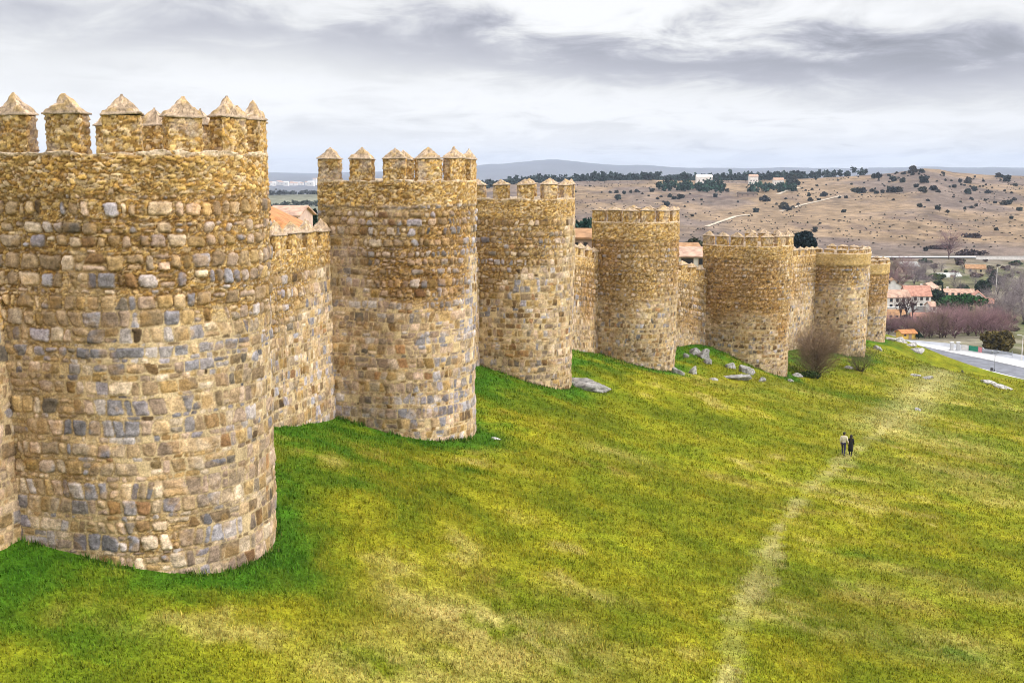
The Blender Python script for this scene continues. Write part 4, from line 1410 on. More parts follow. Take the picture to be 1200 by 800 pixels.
z8 = [(200, 215, 36), (125, 238, 28), (270, 225, 14), (305, 224, 20), (355, 200, 45), (385, 198, 40), (435, 192, 22), (460, 202, 25), (490, 198, 25), (520, 195, 40), (545, 195, 45),
      (575, 193, 35), (590, 145, 35), (545, 140, 40), (450, 126, 36), (470, 122, 36), (640, 98, 45), (685, 98, 30), (695, 147, 50), (690, 198, 40), (740, 185, 40), (770, 195, 25),
      (660, 170, 25), (850, 172, 25), (835, 140, 15), (880, 144, 25), (920, 150, 40), (915, 202, 40), (950, 188, 35), (1010, 160, 14), (1020, 200, 30),
      (1070, 120, 30), (1090, 122, 25), (1110, 142, 40), (1155, 165, 25), (1135, 200, 15), (1100, 258, 36), (1122, 256, 36), (1055, 250, 20), (1005, 238, 18), (935, 230, 18),
      (1150, 236, 25), (1175, 287, 32), (1135, 328, 25), (905, 282, 20), (935, 274, 20), (960, 264, 20), (765, 282, 35), (700, 272, 12), (675, 270, 30),
      (715, 239, 18), (545, 235, 16), (295, 296, 24), (300, 322, 10), (175, 354, 14), (152, 394, 24), (815, 294, 20), (845, 219, 12), (525, 370, 12), (475, 376, 10),
      (705, 488, 30), (1060, 386, 25), (60, 160, 40), (20, 165, 50), (45, 118, 30), (5, 285, 40), (40, 275, 20), (120, 215, 20), (170, 238, 22), (640, 110, 20), (600, 105, 18), (560, 100, 16), (520, 115, 16)]
spots = [(660 + x / 4, 180 + y / 4, w / 4) for x, y, w in z7] + [(920 + x / 4.286, 180 + y / 4.286, w / 4.286) for x, y, w in z8]
rg = random.Random(5)
for _ in range(110):
    px = rg.uniform(925, 1215)
    spots.append((px, np.interp(px, HCX, HCY) + 2 + abs(rg.gauss(0, 1)) * 16, rg.uniform(1.4, 3.6)))
for _ in range(34):
    px = rg.uniform(660, 930)
    spots.append((px, rg.uniform(219, 262), rg.uniform(1.3, 2.8)))
for i, (px, py, wpx) in enumerate(spots):
    py = max(py, np.interp(px, HCX, HCY) + 1.2)
    p = hit(px, py, 450, 1600)
    w = wpx / FPX * p[1]
    o = bpy.data.objects.new('oak_tree', oak_me[i % 5]); COL.objects.link(o)
    o.location = (p[0], p[1], p[2] - 0.2)
    o.scale = (w * 0.62, w * 0.62, w * 0.62 * rg.uniform(0.8, 1.05)); o.rotation_euler = (0, 0, i * 1.7)
    tag(o, 'dark round oak dotted on the dry hillside beyond the walls', 'tree', 'oaks dotted on the dry hillside')

rng = np.random.default_rng(15)
pp, cs = [], []
for _ in range(1500):
    px = rng.uniform(655, 1230); Y = rng.uniform(640, 1290); X = (px - 600) / FPX * Y
    if fbm(np.array([X / 70.0]), np.array([Y / 110.0]), 61, 3)[0] < 0.47: continue
    s_ = rng.uniform(0.25, 0.95)
    P, tone = crown_points(9, s_ * 1.3, s_ * 1.3, s_ * 0.8, rng, 3, 0.3)
    pp.append(P + np.array([X, Y, gz(X, Y) + s_ * 0.3])); cs.append(np.array([[0.085, 0.07, 0.055], [0.05, 0.055, 0.04], [0.13, 0.10, 0.075]][rng.integers(3)])[None, :] * tone[:, None])
scr = link('scrub', quads_mesh('scrub', np.concatenate(pp), 0.34, rng, np.concatenate(cs)), M_LEAF)
tag(scr, 'low scrub scattered over the dry hillside', 'scrub', kind='stuff')

# far woods read as one mass each
def wood(name, label, spec, seed, col, n, h, qs):
    rng = np.random.default_rng(seed)
    pts, cs = [], []
    for px0, px1, y0, y1, cnt in spec:
        for _ in range(cnt):
            px = rng.uniform(px0, px1); Y = rng.uniform(y0, y1)
            X = (px - 600) / FPX * Y
            hh = h * rng.uniform(0.55, 1.15)
            P, tone = crown_points(n, hh * 0.55, hh * 0.55, hh * 0.62, rng, 4, 0.3)
            pts.append(P + np.array([X, Y, gz(X, Y) + hh * 0.5])); cs.append(np.array(col)[None, :] * (tone * rng.uniform(0.7, 1.3))[:, None])
    me = quads_mesh(name, np.concatenate(pts), qs, rng, np.concatenate(cs))
    o = link(name, me, M_LEAF)
    tag(o, label, 'wood', kind='stuff')


wood('distant_wood', 'blue green wood along the crest of the far hill', [(555, 700, 1290, 1700, 190), (690, 940, 1290, 1600, 380), (860, 1010, 1300, 1500, 60)], 3, (0.030, 0.050, 0.045), 26, 9.5, 1.3)
wood('pine_wood', 'darker green belt of pines below the crest wood', [(768, 845, 1080, 1180, 70), (872, 932, 1080, 1150, 36)], 4, (0.018, 0.050, 0.032), 30, 8.5, 1.0)

def hedgerow(label, px0, px1, Y0, Y1, n_, h, seed, col):
    rng = np.random.default_rng(seed); pts, cs = [], []
    for q in range(n_):
        t = q / max(1, n_ - 1)
        px = px0 + (px1 - px0) * t + rng.normal(0, 1.2); Y = Y0 + (Y1 - Y0) * t + rng.normal(0, 10)
        X = (px - 600) / FPX * Y
        P, tone = crown_points(26, h * 0.9, h * 0.7, h * 0.55, rng, 4, 0.3)
        pts.append(P + np.array([X, Y, gz(X, Y) + h * 0.45])); cs.append(np.array(col)[None, :] * (tone * rng.uniform(0.7, 1.3))[:, None])
    o = link('hedgerow', quads_mesh('hedgerow', np.concatenate(pts), h * 0.16, rng, np.concatenate(cs)), M_LEAF)
    tag(o, label, 'hedgerow', kind='stuff')


hedgerow('nearest dark hedgerow in the plain left of the second tower', 300, 392, 1000, 1120, 26, 6, 1, (0.04, 0.05, 0.04))
hedgerow('middle dark hedgerow in the plain left of the second tower', 296, 395, 1500, 1750, 26, 8, 2, (0.05, 0.055, 0.05))
hedgerow('farthest dark hedgerow in the plain left of the second tower', 318, 340, 3000, 3050, 10, 14, 3, (0.03, 0.045, 0.04))


# ================================================================== houses
def house(name, label, X, Y, z0, rot, w, d, h, rh, roof_mat, wall_mat, hip=False, wins=(), door=None, chim=None, over=0.35, group=None, cat='house'):
    """walls (gabled or hipped), overhanging roof, framed windows with panes. wins: (side, u, z, w, h); side s/n/e/w"""
    root = empty(name, (X, Y, z0), rot)
    tag(root, label, cat, group)
    b = MB()
    a, c = w / 2, d / 2
    vs = [(-a, -c, -1.5), (a, -c, -1.5), (a, c, -1.5), (-a, c, -1.5), (-a, -c, h), (a, -c, h), (a, c, h), (-a, c, h)]
    fs = [(0, 1, 5, 4), (1, 2, 6, 5), (2, 3, 7, 6), (3, 0, 4, 7)]
    if not hip:
        vs += [(-a, 0, h + rh - 0.06), (a, 0, h + rh - 0.06)]
        fs += [(5, 6, 9), (7, 4, 8)]
    b.add(vs, fs)
    b.build('wall', wall_mat, root)
    r = MB()
    A, Cc = a + over, c + over
    e = h - 0.06 * 0 - rh * over / c
    if hip:
        k = min(a, c) * 0.98
        top = [(-A + k + over, 0, h + rh), (A - k - over, 0, h + rh)] if a >= c else [(0, -Cc + k + over, h + rh), (0, Cc - k - over, h + rh)]
    else:
        top = [(-A, 0, h + rh), (A, 0, h + rh)]
    T = 0.16
    lo = [(-A, -Cc, e), (A, -Cc, e), (A, Cc, e), (-A, Cc, e)]
    up = lo + top
    vs = [(x, y, z + T) for x, y, z in up] + [(x, y, z) for x, y, z in up]
    if hip and a < c:
        fs = [(0, 1, 4), (1, 2, 5, 4), (2, 3, 5), (3, 0, 4, 5)]
    else:
        fs = [(0, 1, 5, 4), (1, 2, 5), (2, 3, 4, 5), (3, 0, 4)]
        if not hip: fs = [(0, 1, 5, 4), (2, 3, 4, 5)]
    n = 6
    f2 = [tuple(reversed([i + n for i in q])) for q in fs]
    rim = [(0, 1), (1, 2), (2, 3), (3, 0)] if hip else [(0, 1), (1, 5), (5, 2), (2, 3), (3, 4), (4, 0)]
    f3 = [(i + n, j + n, j, i) for i, j in rim]
    r.add(vs, fs + f2 + f3)
    ro = r.build('roof', roof_mat, root)
    if chim:
        q = MB(); q.box((chim[0], chim[1], h + rh * 0.75 + 0.35), (0.6, 0.6, 1.5)); q.box((chim[0], chim[1], h + rh * 0.75 + 1.15), (0.76, 0.76, 0.1))
        q.build('chimney', wall_mat, ro)
    for sd_, u, z, ww, wh in wins:
        dirs = {'s': ((1, 0), (0, -1), c), 'n': ((-1, 0), (0, 1), c), 'e': ((0, 1), (1, 0), a), 'w': ((0, -1), (-1, 0), a)}[sd_]
        (tx, ty), (nx, ny), off = dirs

        def blk(mb, u0, z_, bw, bh, o0, o1):
            pc = (tx * u0 + nx * (off + (o0 + o1) / 2), ty * u0 + ny * (off + (o0 + o1) / 2), z_)
            sx_ = bw if tx else (o1 - o0); sy_ = (o1 - o0) if tx else bw
            mb.box(pc, (abs(sx_), abs(sy_), bh))
        fr = MB()
        t = 0.09
        blk(fr, u, z + wh / 2 + t / 2, ww + 2 * t, t, -0.02, 0.07); blk(fr, u, z - wh / 2 - t / 2, ww + 2 * t + 0.1, t, -0.02, 0.10)
        blk(fr, u - ww / 2 - t / 2, z, t, wh, -0.02, 0.07); blk(fr, u + ww / 2 + t / 2, z, t, wh, -0.02, 0.07)
        fo = fr.build('window', M_FRAME, root)
        g = MB(); blk(g, u, z, ww, wh, -0.03, 0.02)
        g.build('pane', M_GLASS, fo)
    if door:
        sd_, u, dw, dh = door
        g = MB(); s_ = {'s': (u, -c - 0.02, dh / 2), 'e': (a + 0.02, u, dh / 2)}[sd_]
        g.box(s_, (dw, 0.08, dh) if sd_ == 's' else (0.08, dw, dh))
        g.build('door', M_FRAME, root)
    return root


def hx(px, Y): return (px - 600) / FPX * Y * 1.003


# inside the walls
zA = at(330, 268, 86)[2]
house('tiled_house', 'house with a broad orange tile hip roof behind the first stretch of wall', -25.6, 90, zA - 4, 0.12, 17.0, 12.0, 4.0, 3.3, M_TILE_O, M_CREAM, True, wins=[('s', -5, 2.6, 1.0, 1.2), ('s', 0, 2.6, 1.0, 1.2), ('s', 5, 2.6, 1.0, 1.2), ('e', 0, 2.6, 1.0, 1.2)])
zB = at(345, 253, 125)[2]
house('tiled_house', 'small house with a low faded pink roof behind the orange roof', hx(343, 128), 128, zB - 3.5, -0.15, 3.4, 5.0, 3.5, 0.9, M_TILE_P, M_PINKW, False, wins=[('s', 0.8, 2.4, 0.6, 0.9), ('s', -0.8, 2.4, 0.6, 0.9)])
zC = at(686, 279.5, 122)[2]
house('tiled_house', 'pinkish house with a row of small square windows between third and fourth tower', hx(690, 125), 126, zC - 5, -0.1, 12.0, 7.0, 5.0, 0.75, M_TILE_B, M_PINKW, False, wins=[('s', u, 4.25, 0.42, 0.6) for u in (-3.2, -2.2, -1.2, -0.2, 0.8, 1.8, 2.8)])
zD = at(815, 301, 150)[2]
house('tiled_house', 'house with a pale pink roof and dark windows between fourth and fifth tower', hx(818, 152), 154, zD - 5, -0.12, 11.0, 7.0, 5.0, 0.95, M_TILE_P, M_WHITE, False, wins=[('s', u, 4.35, 1.5, 0.75) for u in (-3.6, -1.3, 1.0, 3.3)])
zE = at(802, 288, 195)[2]
house('tiled_house', 'little white house peeping over the pale roof beside the fourth tower', hx(802, 195), 197, zE - 6, 0.1, 4.6, 4.2, 5.6, 0.7, M_TILE_B, M_WHITE, False, wins=[('s', 0.6, 4.6, 0.7, 0.9)])
# in the valley
def vz(px, Y): return gz(hx(px, Y), Y)
def vh(py, px, Y): return at(px, py, Y)[2] - vz(px, Y)


Y = 377.0
house('tiled_house', 'white house with a bright red roof, right of its twin in the valley', hx(1074, Y), Y, vz(1074, Y), -0.05, 8.2, 6.5, vh(345, 1074, Y), 2.9, M_TILE_R, M_WHITE, False,
      wins=[('s', u, z, 0.8, 1.0) for u in (-2.9, -1.0, 1.0, 2.9) for z in (1.3, 3.4)], chim=(2.0, 1.0))
Y = 374.0
house('tiled_house', 'white house with a salmon roof half hidden by the farthest tower', hx(1050, Y), Y, vz(1050, Y), 0.03, 7.6, 6.5, vh(347, 1050, Y), 2.0, M_TILE_P, M_WHITE, False,
      wins=[('s', u, z, 0.8, 1.0) for u in (-2.4, -0.4, 1.6) for z in (1.3, 3.2)])
Y = 410.0
house('tiled_house', 'taller white gabled house rising behind the two red roofed houses', hx(1046, Y), Y, vz(1046, Y), 1.35, 7.0, 9.0, vh(338, 1046, Y), 3.6, M_TILE_B, M_WHITE, False, wins=[('w', -1.5, 6.2, 0.8, 1.0), ('w', 1.5, 6.2, 0.8, 1.0)])
Y = 402.0
house('tiled_house', 'long low house with a salmon tile roof behind the umbrella pine', hx(1122, Y), Y, vz(1122, Y), -0.16, 11.0, 7.0, vh(346, 1122, Y), 2.2, M_TILE_P, M_WHITE, False, wins=[('s', u, 2.6, 0.9, 1.0) for u in (-4, -2, 0, 2, 4)], chim=(-3, 1))
Y = 392.0
house('tiled_house', 'small white gabled house with pink roof at the right end of the long salmon roof', hx(1147, Y), Y, vz(1147, Y), 1.25, 7.5, 4.6, vh(348, 1147, Y), 2.0, M_TILE_R, M_WHITE, False, wins=[('w', 0, 2.6, 0.8, 1.0)])
Y = 345.0
house('tiled_house', 'low ochre house with an orange roof behind the bare trunks, beside the farthest tower', hx(1050, Y), Y, vz(1050, Y), 0.0, 6.2, 5.0, vh(371, 1050, Y), 2.2, M_TILE_B, M_CREAM, False, wins=[('s', u, 1.4, 0.7, 0.8) for u in (-1.8, 0, 1.8)])
Y = 343.0
house('tiled_house', 'low house with a dull red roof right of the bare trunks', hx(1083, Y), Y, vz(1083, Y), -0.1, 6.6, 5.0, vh(374, 1083, Y), 2.0, M_TILE_R, M_PINKW, False, wins=[('s', u, 1.3, 0.7, 0.8) for u in (-2, 0, 2)])
Y = 284.0
house('hut', 'small yellow hut with an orange roof just beyond the ridge', hx(1065, Y), Y, vz(1065, Y), 0.2, 3.8, 3.0, max(1.6, vh(396.5, 1065, Y)), 0.65, M_TILE_O, M_YELL, False, door=('s', 0.3, 0.8, 1.6), wins=[('s', -1.1, 1.2, 0.5, 0.5)], cat='hut')
Y = 488.0
house('long_shed', 'long pale roofed shed behind the valley houses', hx(1108, Y), Y, vz(1108, Y), 0.25, 12.5, 7.0, vh(326, 1108, Y), 2.2, M_GREYROOF, M_PINKW, False, door=('s', 1.0, 2.4, 1.2), cat='shed')
p = hit(875, 231, 450, 1500)
house('long_shed', 'long dark roofed farm shed on the dry hillside above the fifth tower', p[0], p[1], p[2], 0.05, 16, 8, 3.0, 1.6, M_BARK, M_FRAME, False, wins=[('s', u, 1.8, 1.4, 0.8) for u in (-5, 0, 5)], cat='shed')
for k, (px, w, h, lab) in enumerate(((822, 17, 5, 'long white building half hidden in the wood on the hill crest'), (879, 9, 6, 'small white house right of the long one in the crest wood'), (908, 10, 4, 'pinkish farmhouse at the right end of the crest wood'))):
    Y = 1240.0 - k * 30; X = hx(px, Y)
    house('farmhouse', lab, X, Y, gz(X, Y), 0.0, w, 8, h + 2.0, 2.0, M_TILE_P if k else M_WHITE, M_WHITE, False, wins=[('s', u * w / 6, h * 0.6, 1.0, 1.2) for u in (-2, 0, 2)], group='white houses in the crest wood')
rg = random.Random(9)
fb = None
for k in range(16):
    px = 312 + k * 4.6 + rg.uniform(-1.5, 1.5)
    Y = rg.uniform(4300, 4900); X = hx(px, Y)
    w, h = rg.uniform(12, 34), rg.uniform(9, 17) if k != 13 else 26
    house('town_block', 'pale building of the far white town seen left of the second tower', X, Y, gz(X, Y), rg.uniform(-.3, .3), w, 12, h, 3.0, M_TILE_P if k % 3 else M_WHITE, M_WHITE, False, group='far white town buildings', cat='building',
          wins=[('s', 0, h * 0.5, 3.0, 3.0)])

for px, Y, rot, w, d, py_e, rh, rm, wm, lab in (
        (1088, 425, 0.9, 6.5, 5.5, 337, 1.6, M_TILE_P, M_PINKW, 'small pinkish house peeping over the bright red roof in the valley'),
        (1156, 372, -0.4, 5.0, 4.0, 361, 1.3, M_TILE_R, M_PINKW, 'lowest small pink house right of the umbrella pine'),
        (1062, 520, 0.2, 9.0, 6.0, 321, 1.8, M_GREYROOF, M_PINKW, 'grey roofed barn in the wood behind the valley houses'),
        (1142, 500, -0.3, 8.0, 6.0, 322, 1.5, M_TILE_B, M_CREAM, 'brown roofed house right of the long pale shed'),
        (1098, 362, 0.1, 5.0, 4.0, 361, 1.2, M_TILE_P, M_WHITE, 'tiny white house between the umbrella pine and the bare trunks')):
    house('tiled_house', lab, hx(px, Y), Y, vz(px, Y), rot, w, d, max(2.4, vh(py_e, px, Y)), rh, rm, wm, False, wins=[('s', u * w / 6, 1.5, 0.7, 0.9) for u in (-1.6, 1.6)], door=('s', 0.0, 0.9, 1.9))
# terrace wall below the white houses
Y = 361.0
a_ = np.array([hx(1040, Y), Y]); b_ = np.array([hx(1100, Y + 4), Y + 4]); m_ = (a_ + b_) / 2
root = empty('terrace_wall', (*m_, gz(*m_))); tag(root, 'pale stone terrace wall below the white houses in the valley', 'wall', kind='thing')
q = MB(); q.box((0, 0, 0.6), (np.hypot(*(b_ - a_)), 0.5, 2.6), math.atan2(*(b_ - a_)[::-1])); q.build('wall', M_PAVE, root)
q = MB(); q.box((0, 0, 1.96), (np.hypot(*(b_ - a_)) + 0.1, 0.7, 0.14), math.atan2(*(b_ - a_)[::-1])); q.build('coping', M_KERB, root)
bush_me = [leaf_crown('bush', 420, 1.7, 1.6, 1.25, 500 + k, c, 0.20, 9, 0.9) for k, c in enumerate(((0.03, 0.055, 0.025), (0.075, 0.065, 0.04), (0.06, 0.085, 0.03), (0.10, 0.065, 0.06)))]
for m_ in bush_me: m_.materials.append(M_LEAF)
rg = random.Random(31)
for i in range(70):
    px = rg.uniform(1040, 1215); Y = rg.choice([rg.uniform(318, 345), rg.uniform(405, 590), rg.uniform(405, 590)])
    X = hx(px, Y)
    o = bpy.data.objects.new('bush', bush_me[i % 4]); COL.objects.link(o)
    o.location = (X, Y, gz(X, Y)); s_ = rg.uniform(0.6, 1.5); o.scale = (s_ * rg.uniform(0.9, 1.6), s_, s_ * rg.uniform(0.7, 1.0)); o.rotation_euler = (0, 0, i)
    tag(o, 'round dark bush scattered among the valley houses and fields', 'bush', 'bushes scattered in the valley')

# ================================================================== road below the ridge
def sheet(name, poly, z, mat, mb=None):
    b = MB()
    n = len(poly)
    b.add([(x, y, z) for x, y in poly], [tuple(range(n))])
    o = b.build(name, mat)
    return tag(o, kind='structure')


# plan polylines read along the road: near kerb to far kerb, from right (near) to left (far)
def rp(px, py): return atz(px, py, ROADZ)[:2]


near_e = [rp(1290, 478), rp(1200, 447), rp(1150, 434), rp(1112, 424), rp(1080, 413), rp(1030, 404)]
far_e = [rp(1290, 432), rp(1200, 418.5), rp(1150, 409), rp(1112, 404), rp(1080, 401), rp(1030, 398)]
near_e, far_e = np.array(near_e), np.array(far_e)


def band(name, t0, t1, z, mat):
    a = near_e * (1 - t0) + far_e * t0; b_ = near_e * (1 - t1) + far_e * t1
    m = MB()
    n = len(a)
    m.add([(x, y, z) for x, y in a] + [(x, y, z) for x, y in b_], [(i, i + 1, n + i + 1, n + i) for i in range(n - 1)])
    return tag(m.build(name, mat), kind='structure')


def kerb(name, t0, t1, z0, z1, mat):
    a = near_e * (1 - t0) + far_e * t0; b_ = near_e * (1 - t1) + far_e * t1
    n = len(a); m = MB()
    m.add([(x, y, z1) for x, y in a] + [(x, y, z1) for x, y in b_] + [(x, y, z0) for x, y in a] + [(x, y, z0) for x, y in b_],
          [(i, i + 1, n + i + 1, n + i) for i in range(n - 1)] + [(2 * n + i, 2 * n + i + 1, i + 1, i) for i in range(n - 1)] + [(n + i, n + i + 1, 3 * n + i + 1, 3 * n + i) for i in range(n - 1)])
    return tag(m.build(name, mat), kind='structure')


band('road', -0.02, 0.46, ROADZ + 0.30, M_ASPH)
band('parking_area', 0.74, 1.03, ROADZ + 0.30, M_PLAZA)
kerb('pavement', 0.46, 0.74, ROADZ + 0.1, ROADZ + 0.42, M_PAVE)
kerb('road_kerb', -0.16, -0.02, ROADZ - 1.0, ROADZ + 0.55, M_KERB)
def road_pt(px, py):
    q = atz(px, py, ROADZ + 0.3)
    return np.array([q[0], q[1], ROADZ + 0.3])


# two pale pillars
for px, lab in ((1115, 'left of the two pale stone pillars at the back of the road'), (1122.5, 'right of the two pale stone pillars at the back of the road')):
    q = road_pt(px, 411)
    root = empty('stone_pillar', q); tag(root, lab, 'pillar', 'pale stone pillars by the road')
    b = MB(); b.box((0, 0, 0.95), (0.62, 0.62, 1.9)); b.build('shaft', M_PAVE, root)
    b = MB(); b.box((0, 0, 1.96), (0.8, 0.8, 0.14)); b.box((0, 0, 2.06), (0.6, 0.6, 0.1)); b.build('capstone', M_KERB, root)
    b = MB(); b.box((0, 0, 0.09), (0.78, 0.78, 0.2)); b.build('plinth', M_PLAZA, root)
# fence with coloured sheets
fp = [road_pt(1126, 410), road_pt(1135, 411.5), road_pt(1146, 413.2), road_pt(1151, 414), road_pt(1168, 416), road_pt(1186, 419)]
root = empty('site_fence', fp[0]); tag(root, 'low fence with green and pink sheets at the back of the road', 'fence')
for i, q in enumerate(fp):
    b = MB(); r_ = q - fp[0]; b.tube((r_[0], r_[1], 0), (r_[0], r_[1], 1.45), 0.05, 0.05); b.build('post', M_STEEL, root)
for i, mt in enumerate((M_WHITE, M_GREENP, M_PINKP, M_PLAZA, M_PLAZA)):
    a, c = fp[i] - fp[0], fp[i + 1] - fp[0]
    dd = c[:2] - a[:2]; ln = np.hypot(*dd)
    h0, h1 = (0.2, 1.35) if i < 3 else (0.5, 1.1)
    b = MB(); b.box(((a[0] + c[0]) / 2, (a[1] + c[1]) / 2, (h0 + h1) / 2), (ln - 0.12, 0.04, h1 - h0), math.atan2(dd[1], dd[0])); b.build('panel', mt, root)
# street lamp with two lanterns
q = road_pt(1165, 435)
root = empty('street_lamp', q); tag(root, 'grey street lamp with two lanterns on the near side of the road', 'street lamp')
b = MB(); b.tube((0, 0, 0), (0, 0, 3.75), 0.075, 0.05, 8); b.build('pole', M_STEEL, root)
b = MB(); b.tube((0, 0, 0), (0, 0, 0.5), 0.14, 0.11, 8); b.build('base', M_DARKM, root)
b = MB(); b.tube((-0.62, 0, 3.72), (0.62, 0, 3.72), 0.035, 0.035, 6); b.build('crossarm', M_STEEL, root)
for sgn in (-1, 1):
    b = MB(); b.tube((0.6 * sgn, 0, 3.72), (0.6 * sgn, 0, 4.15), 0.14, 0.22, 8); b.tube((0.6 * sgn, 0, 4.15), (0.6 * sgn, 0, 4.32), 0.24, 0.05, 8); b.build('lantern', M_STEEL, root)
q = road_pt(1162, 436)
root = empty('litter_bin', q); tag(root, 'small dark litter bin at the foot of the street lamp', 'bin')
b = MB(); b.tube((0, 0, 0.1), (0, 0, 0.85), 0.24, 0.3, 10); b.build('bucket', M_DARKM, root)
b = MB(); b.tube((0, 0, 0.85), (0, 0, 0.95), 0.33, 0.2, 10); b.build('lid', M_DARKM, root)
b = MB(); b.tube((0, 0, 0), (0, 0, 0.12), 0.1, 0.1, 8); b.build('foot', M_STEEL, root)
q = road_pt(1197, 423)
root = empty('lamp_post', q); tag(root, 'tall pale pole beside the olive bush at the right edge', 'pole')
b = MB(); b.tube((0, 0, 0), (0, 0, 5.6), 0.09, 0.05, 8); b.build('pole', M_WHITE, root)
b = MB(); b.tube((0, 0, 5.5), (-0.9, 0, 5.75), 0.04, 0.035, 6); b.box((-1.05, 0, 5.74), (0.5, 0.2, 0.1)); b.build('lamp_head', M_WHITE, root)
X = hx(1168, 430); q = (X, 430, gz(X, 430))
root = empty('lamp_post', q); tag(root, 'white pole standing before the dark conical conifer', 'pole')
b = MB(); b.tube((0, 0, 0), (0, 0, 9.5), 0.16, 0.09, 8); b.build('pole', M_WHITE, root)
b = MB(); b.tube((0, 0, 9.4), (0.7, 0, 9.7), 0.06, 0.05, 6); b.box((0.9, 0, 9.7), (0.6, 0.25, 0.12)); b.build('lamp_head', M_WHITE, root)


# pale tracks draped over the ground
def track(name, pts, width, mat, lift=0.25, n=60):
    P = np.array(pts)
    s = np.r_[0, np.cumsum(np.hypot(*np.diff(P, axis=0).T))]
    t = np.linspace(0, s[-1], n)
    C_ = np.c_[np.interp(t, s, P[:, 0]), np.interp(t, s, P[:, 1])]
    d = np.gradient(C_, axis=0); d /= np.hypot(d[:, 0], d[:, 1])[:, None]
    nn = np.c_[-d[:, 1], d[:, 0]]
    wv = width * (0.6 + 0.8 * fbm(t * 0.03, t * 0, 71, 3))
    L, R = C_ + nn * wv[:, None] / 2, C_ - nn * wv[:, None] / 2
    zL = ground_h(L[:, 0], L[:, 1]) + lift; zR = ground_h(R[:, 0], R[:, 1]) + lift
    V = np.stack([np.c_[L, zL], np.c_[R, zR]], 1).reshape(-1, 3)
    return tag(link(name, npmesh(name, V, gridfaces(n, 2)), mat), kind='structure')


def hp(px, py): return hit(px, py, 450, 1500)[:2]


track('dirt_track', [hp(828, 266), hp(845, 260), hp(862, 254), hp(878, 252)], 3.5, M_DIRT, 0.45)
track('dirt_track', [hp(915, 248), hp(938, 241), hp(960, 236), hp(985, 230)], 3.2, M_DIRT, 0.45)
track('dirt_track', [hp(912, 228), hp(925, 223), hp(938, 220)], 4.0, M_DIRT, 0.5)
track('far_road', [(hx(px, 600), 600) for px in (1000, 1040, 1080, 1120, 1160, 1230)], 7.0, M_PAVE, 0.4)
# low white wall by the far road
q0 = (hx(1142, 588), 588.0); q1 = (hx(1226, 585), 585.0)
mid = ((q0[0] + q1[0]) / 2, (q0[1] + q1[1]) / 2)
root = empty('boundary_wall', (*mid, gz(*mid))); tag(root, 'long low white wall along the far road at the foot of the hill', 'wall', kind='thing')
b = MB(); b.box((0, 0, 0.5), (q1[0] - q0[0], 0.35, 2.4), math.atan2(q1[1] - q0[1], q1[0] - q0[0])); b.build('wall', M_WHITE, root)
b = MB(); b.box((0, 0, 1.76), (q1[0] - q0[0] + 0.1, 0.5, 0.12), math.atan2(q1[1] - q0[1], q1[0] - q0[0])); b.build('coping', M_PAVE, root)
# dark hedges at the foot of the hill
for k, (px, Y, w, lab) in enumerate(((1098, 640, 17, 'dark hedge left of the lone tree at the foot of the hill'), (1136, 612, 18, 'dark hedge right of the lone tree above the white wall'), (1137, 700, 12, 'short dark hedge higher up behind the lone tree'))):
    X = hx(px, Y)
    o = link('hedge', leaf_crown('hedge', 700, w * 0.62, 2.0, 2.2, 300 + k, (0.075, 0.055, 0.055), 0.45, 14, 1.0), M_LEAF, None, (X, Y, gz(X, Y)))
    tag(o, lab, 'hedge', 'dark hedges at the foot of the hill')


# ================================================================== the walking couple
def skin_obj(name, verts, edges, radii, mat, parent, root_i=0, sub=1):
    me = bpy.data.meshes.new(name)
    me.from_pydata([tuple(v) for v in verts], edges, [])
    me.update()
    o = link(name, me, mat, parent)
    md = o.modifiers.new('skin', 'SKIN')
    sv = me.skin_vertices[0].data
    for i, r in enumerate(radii):
        sv[i].radius = (r, r) if not isinstance(r, tuple) else r
        sv[i].use_root = (i == root_i)
    md.use_smooth_shade = True
    s = o.modifiers.new('sub', 'SUBSURF'); s.levels = sub; s.render_levels = sub
    return o


def loft(rings, n=14):
    """rings: (x, y, z, rx, ry)"""
    b = MB(); vs = []
    for (x, y, z, rx, ry) in rings:
        for k in range(n):
            t = 2 * math.pi * k / n
            vs.append((x + rx * math.cos(t), y + ry * math.sin(t), z))
    fs = []
    for j in range(len(rings) - 1):
        for k in range(n):
            fs.append((j * n + k, j * n + (k + 1) % n, (j + 1) * n + (k + 1) % n, (j + 1) * n + k))
    fs += [tuple(range(n - 1, -1, -1)), tuple(range((len(rings) - 1) * n, len(rings) * n))]
    b.add(vs, fs)
    return b


M_SKIN = simple_mat('skin', (0.50, 0.30, 0.21), 0.6, 20, 0.05, 0)
M_BEIGE = simple_mat('beige_cloth', (0.62, 0.55, 0.42), 0.9, 14, 0.15, 0.3)
M_JEANS = simple_mat('dark_blue_denim', (0.035, 0.032, 0.075), 0.9, 20, 0.2, 0.2)
M_BLACK = simple_mat('black_cloth', (0.012, 0.012, 0.014), 0.9, 14, 0.2, 0.2)
M_HAIR = simple_mat('dark_hair', (0.018, 0.013, 0.010), 0.6, 30, 0.3, 0.2)
M_SHOE = simple_mat('dark_leather', (0.03, 0.025, 0.022), 0.6, 10, 0.2, 0)


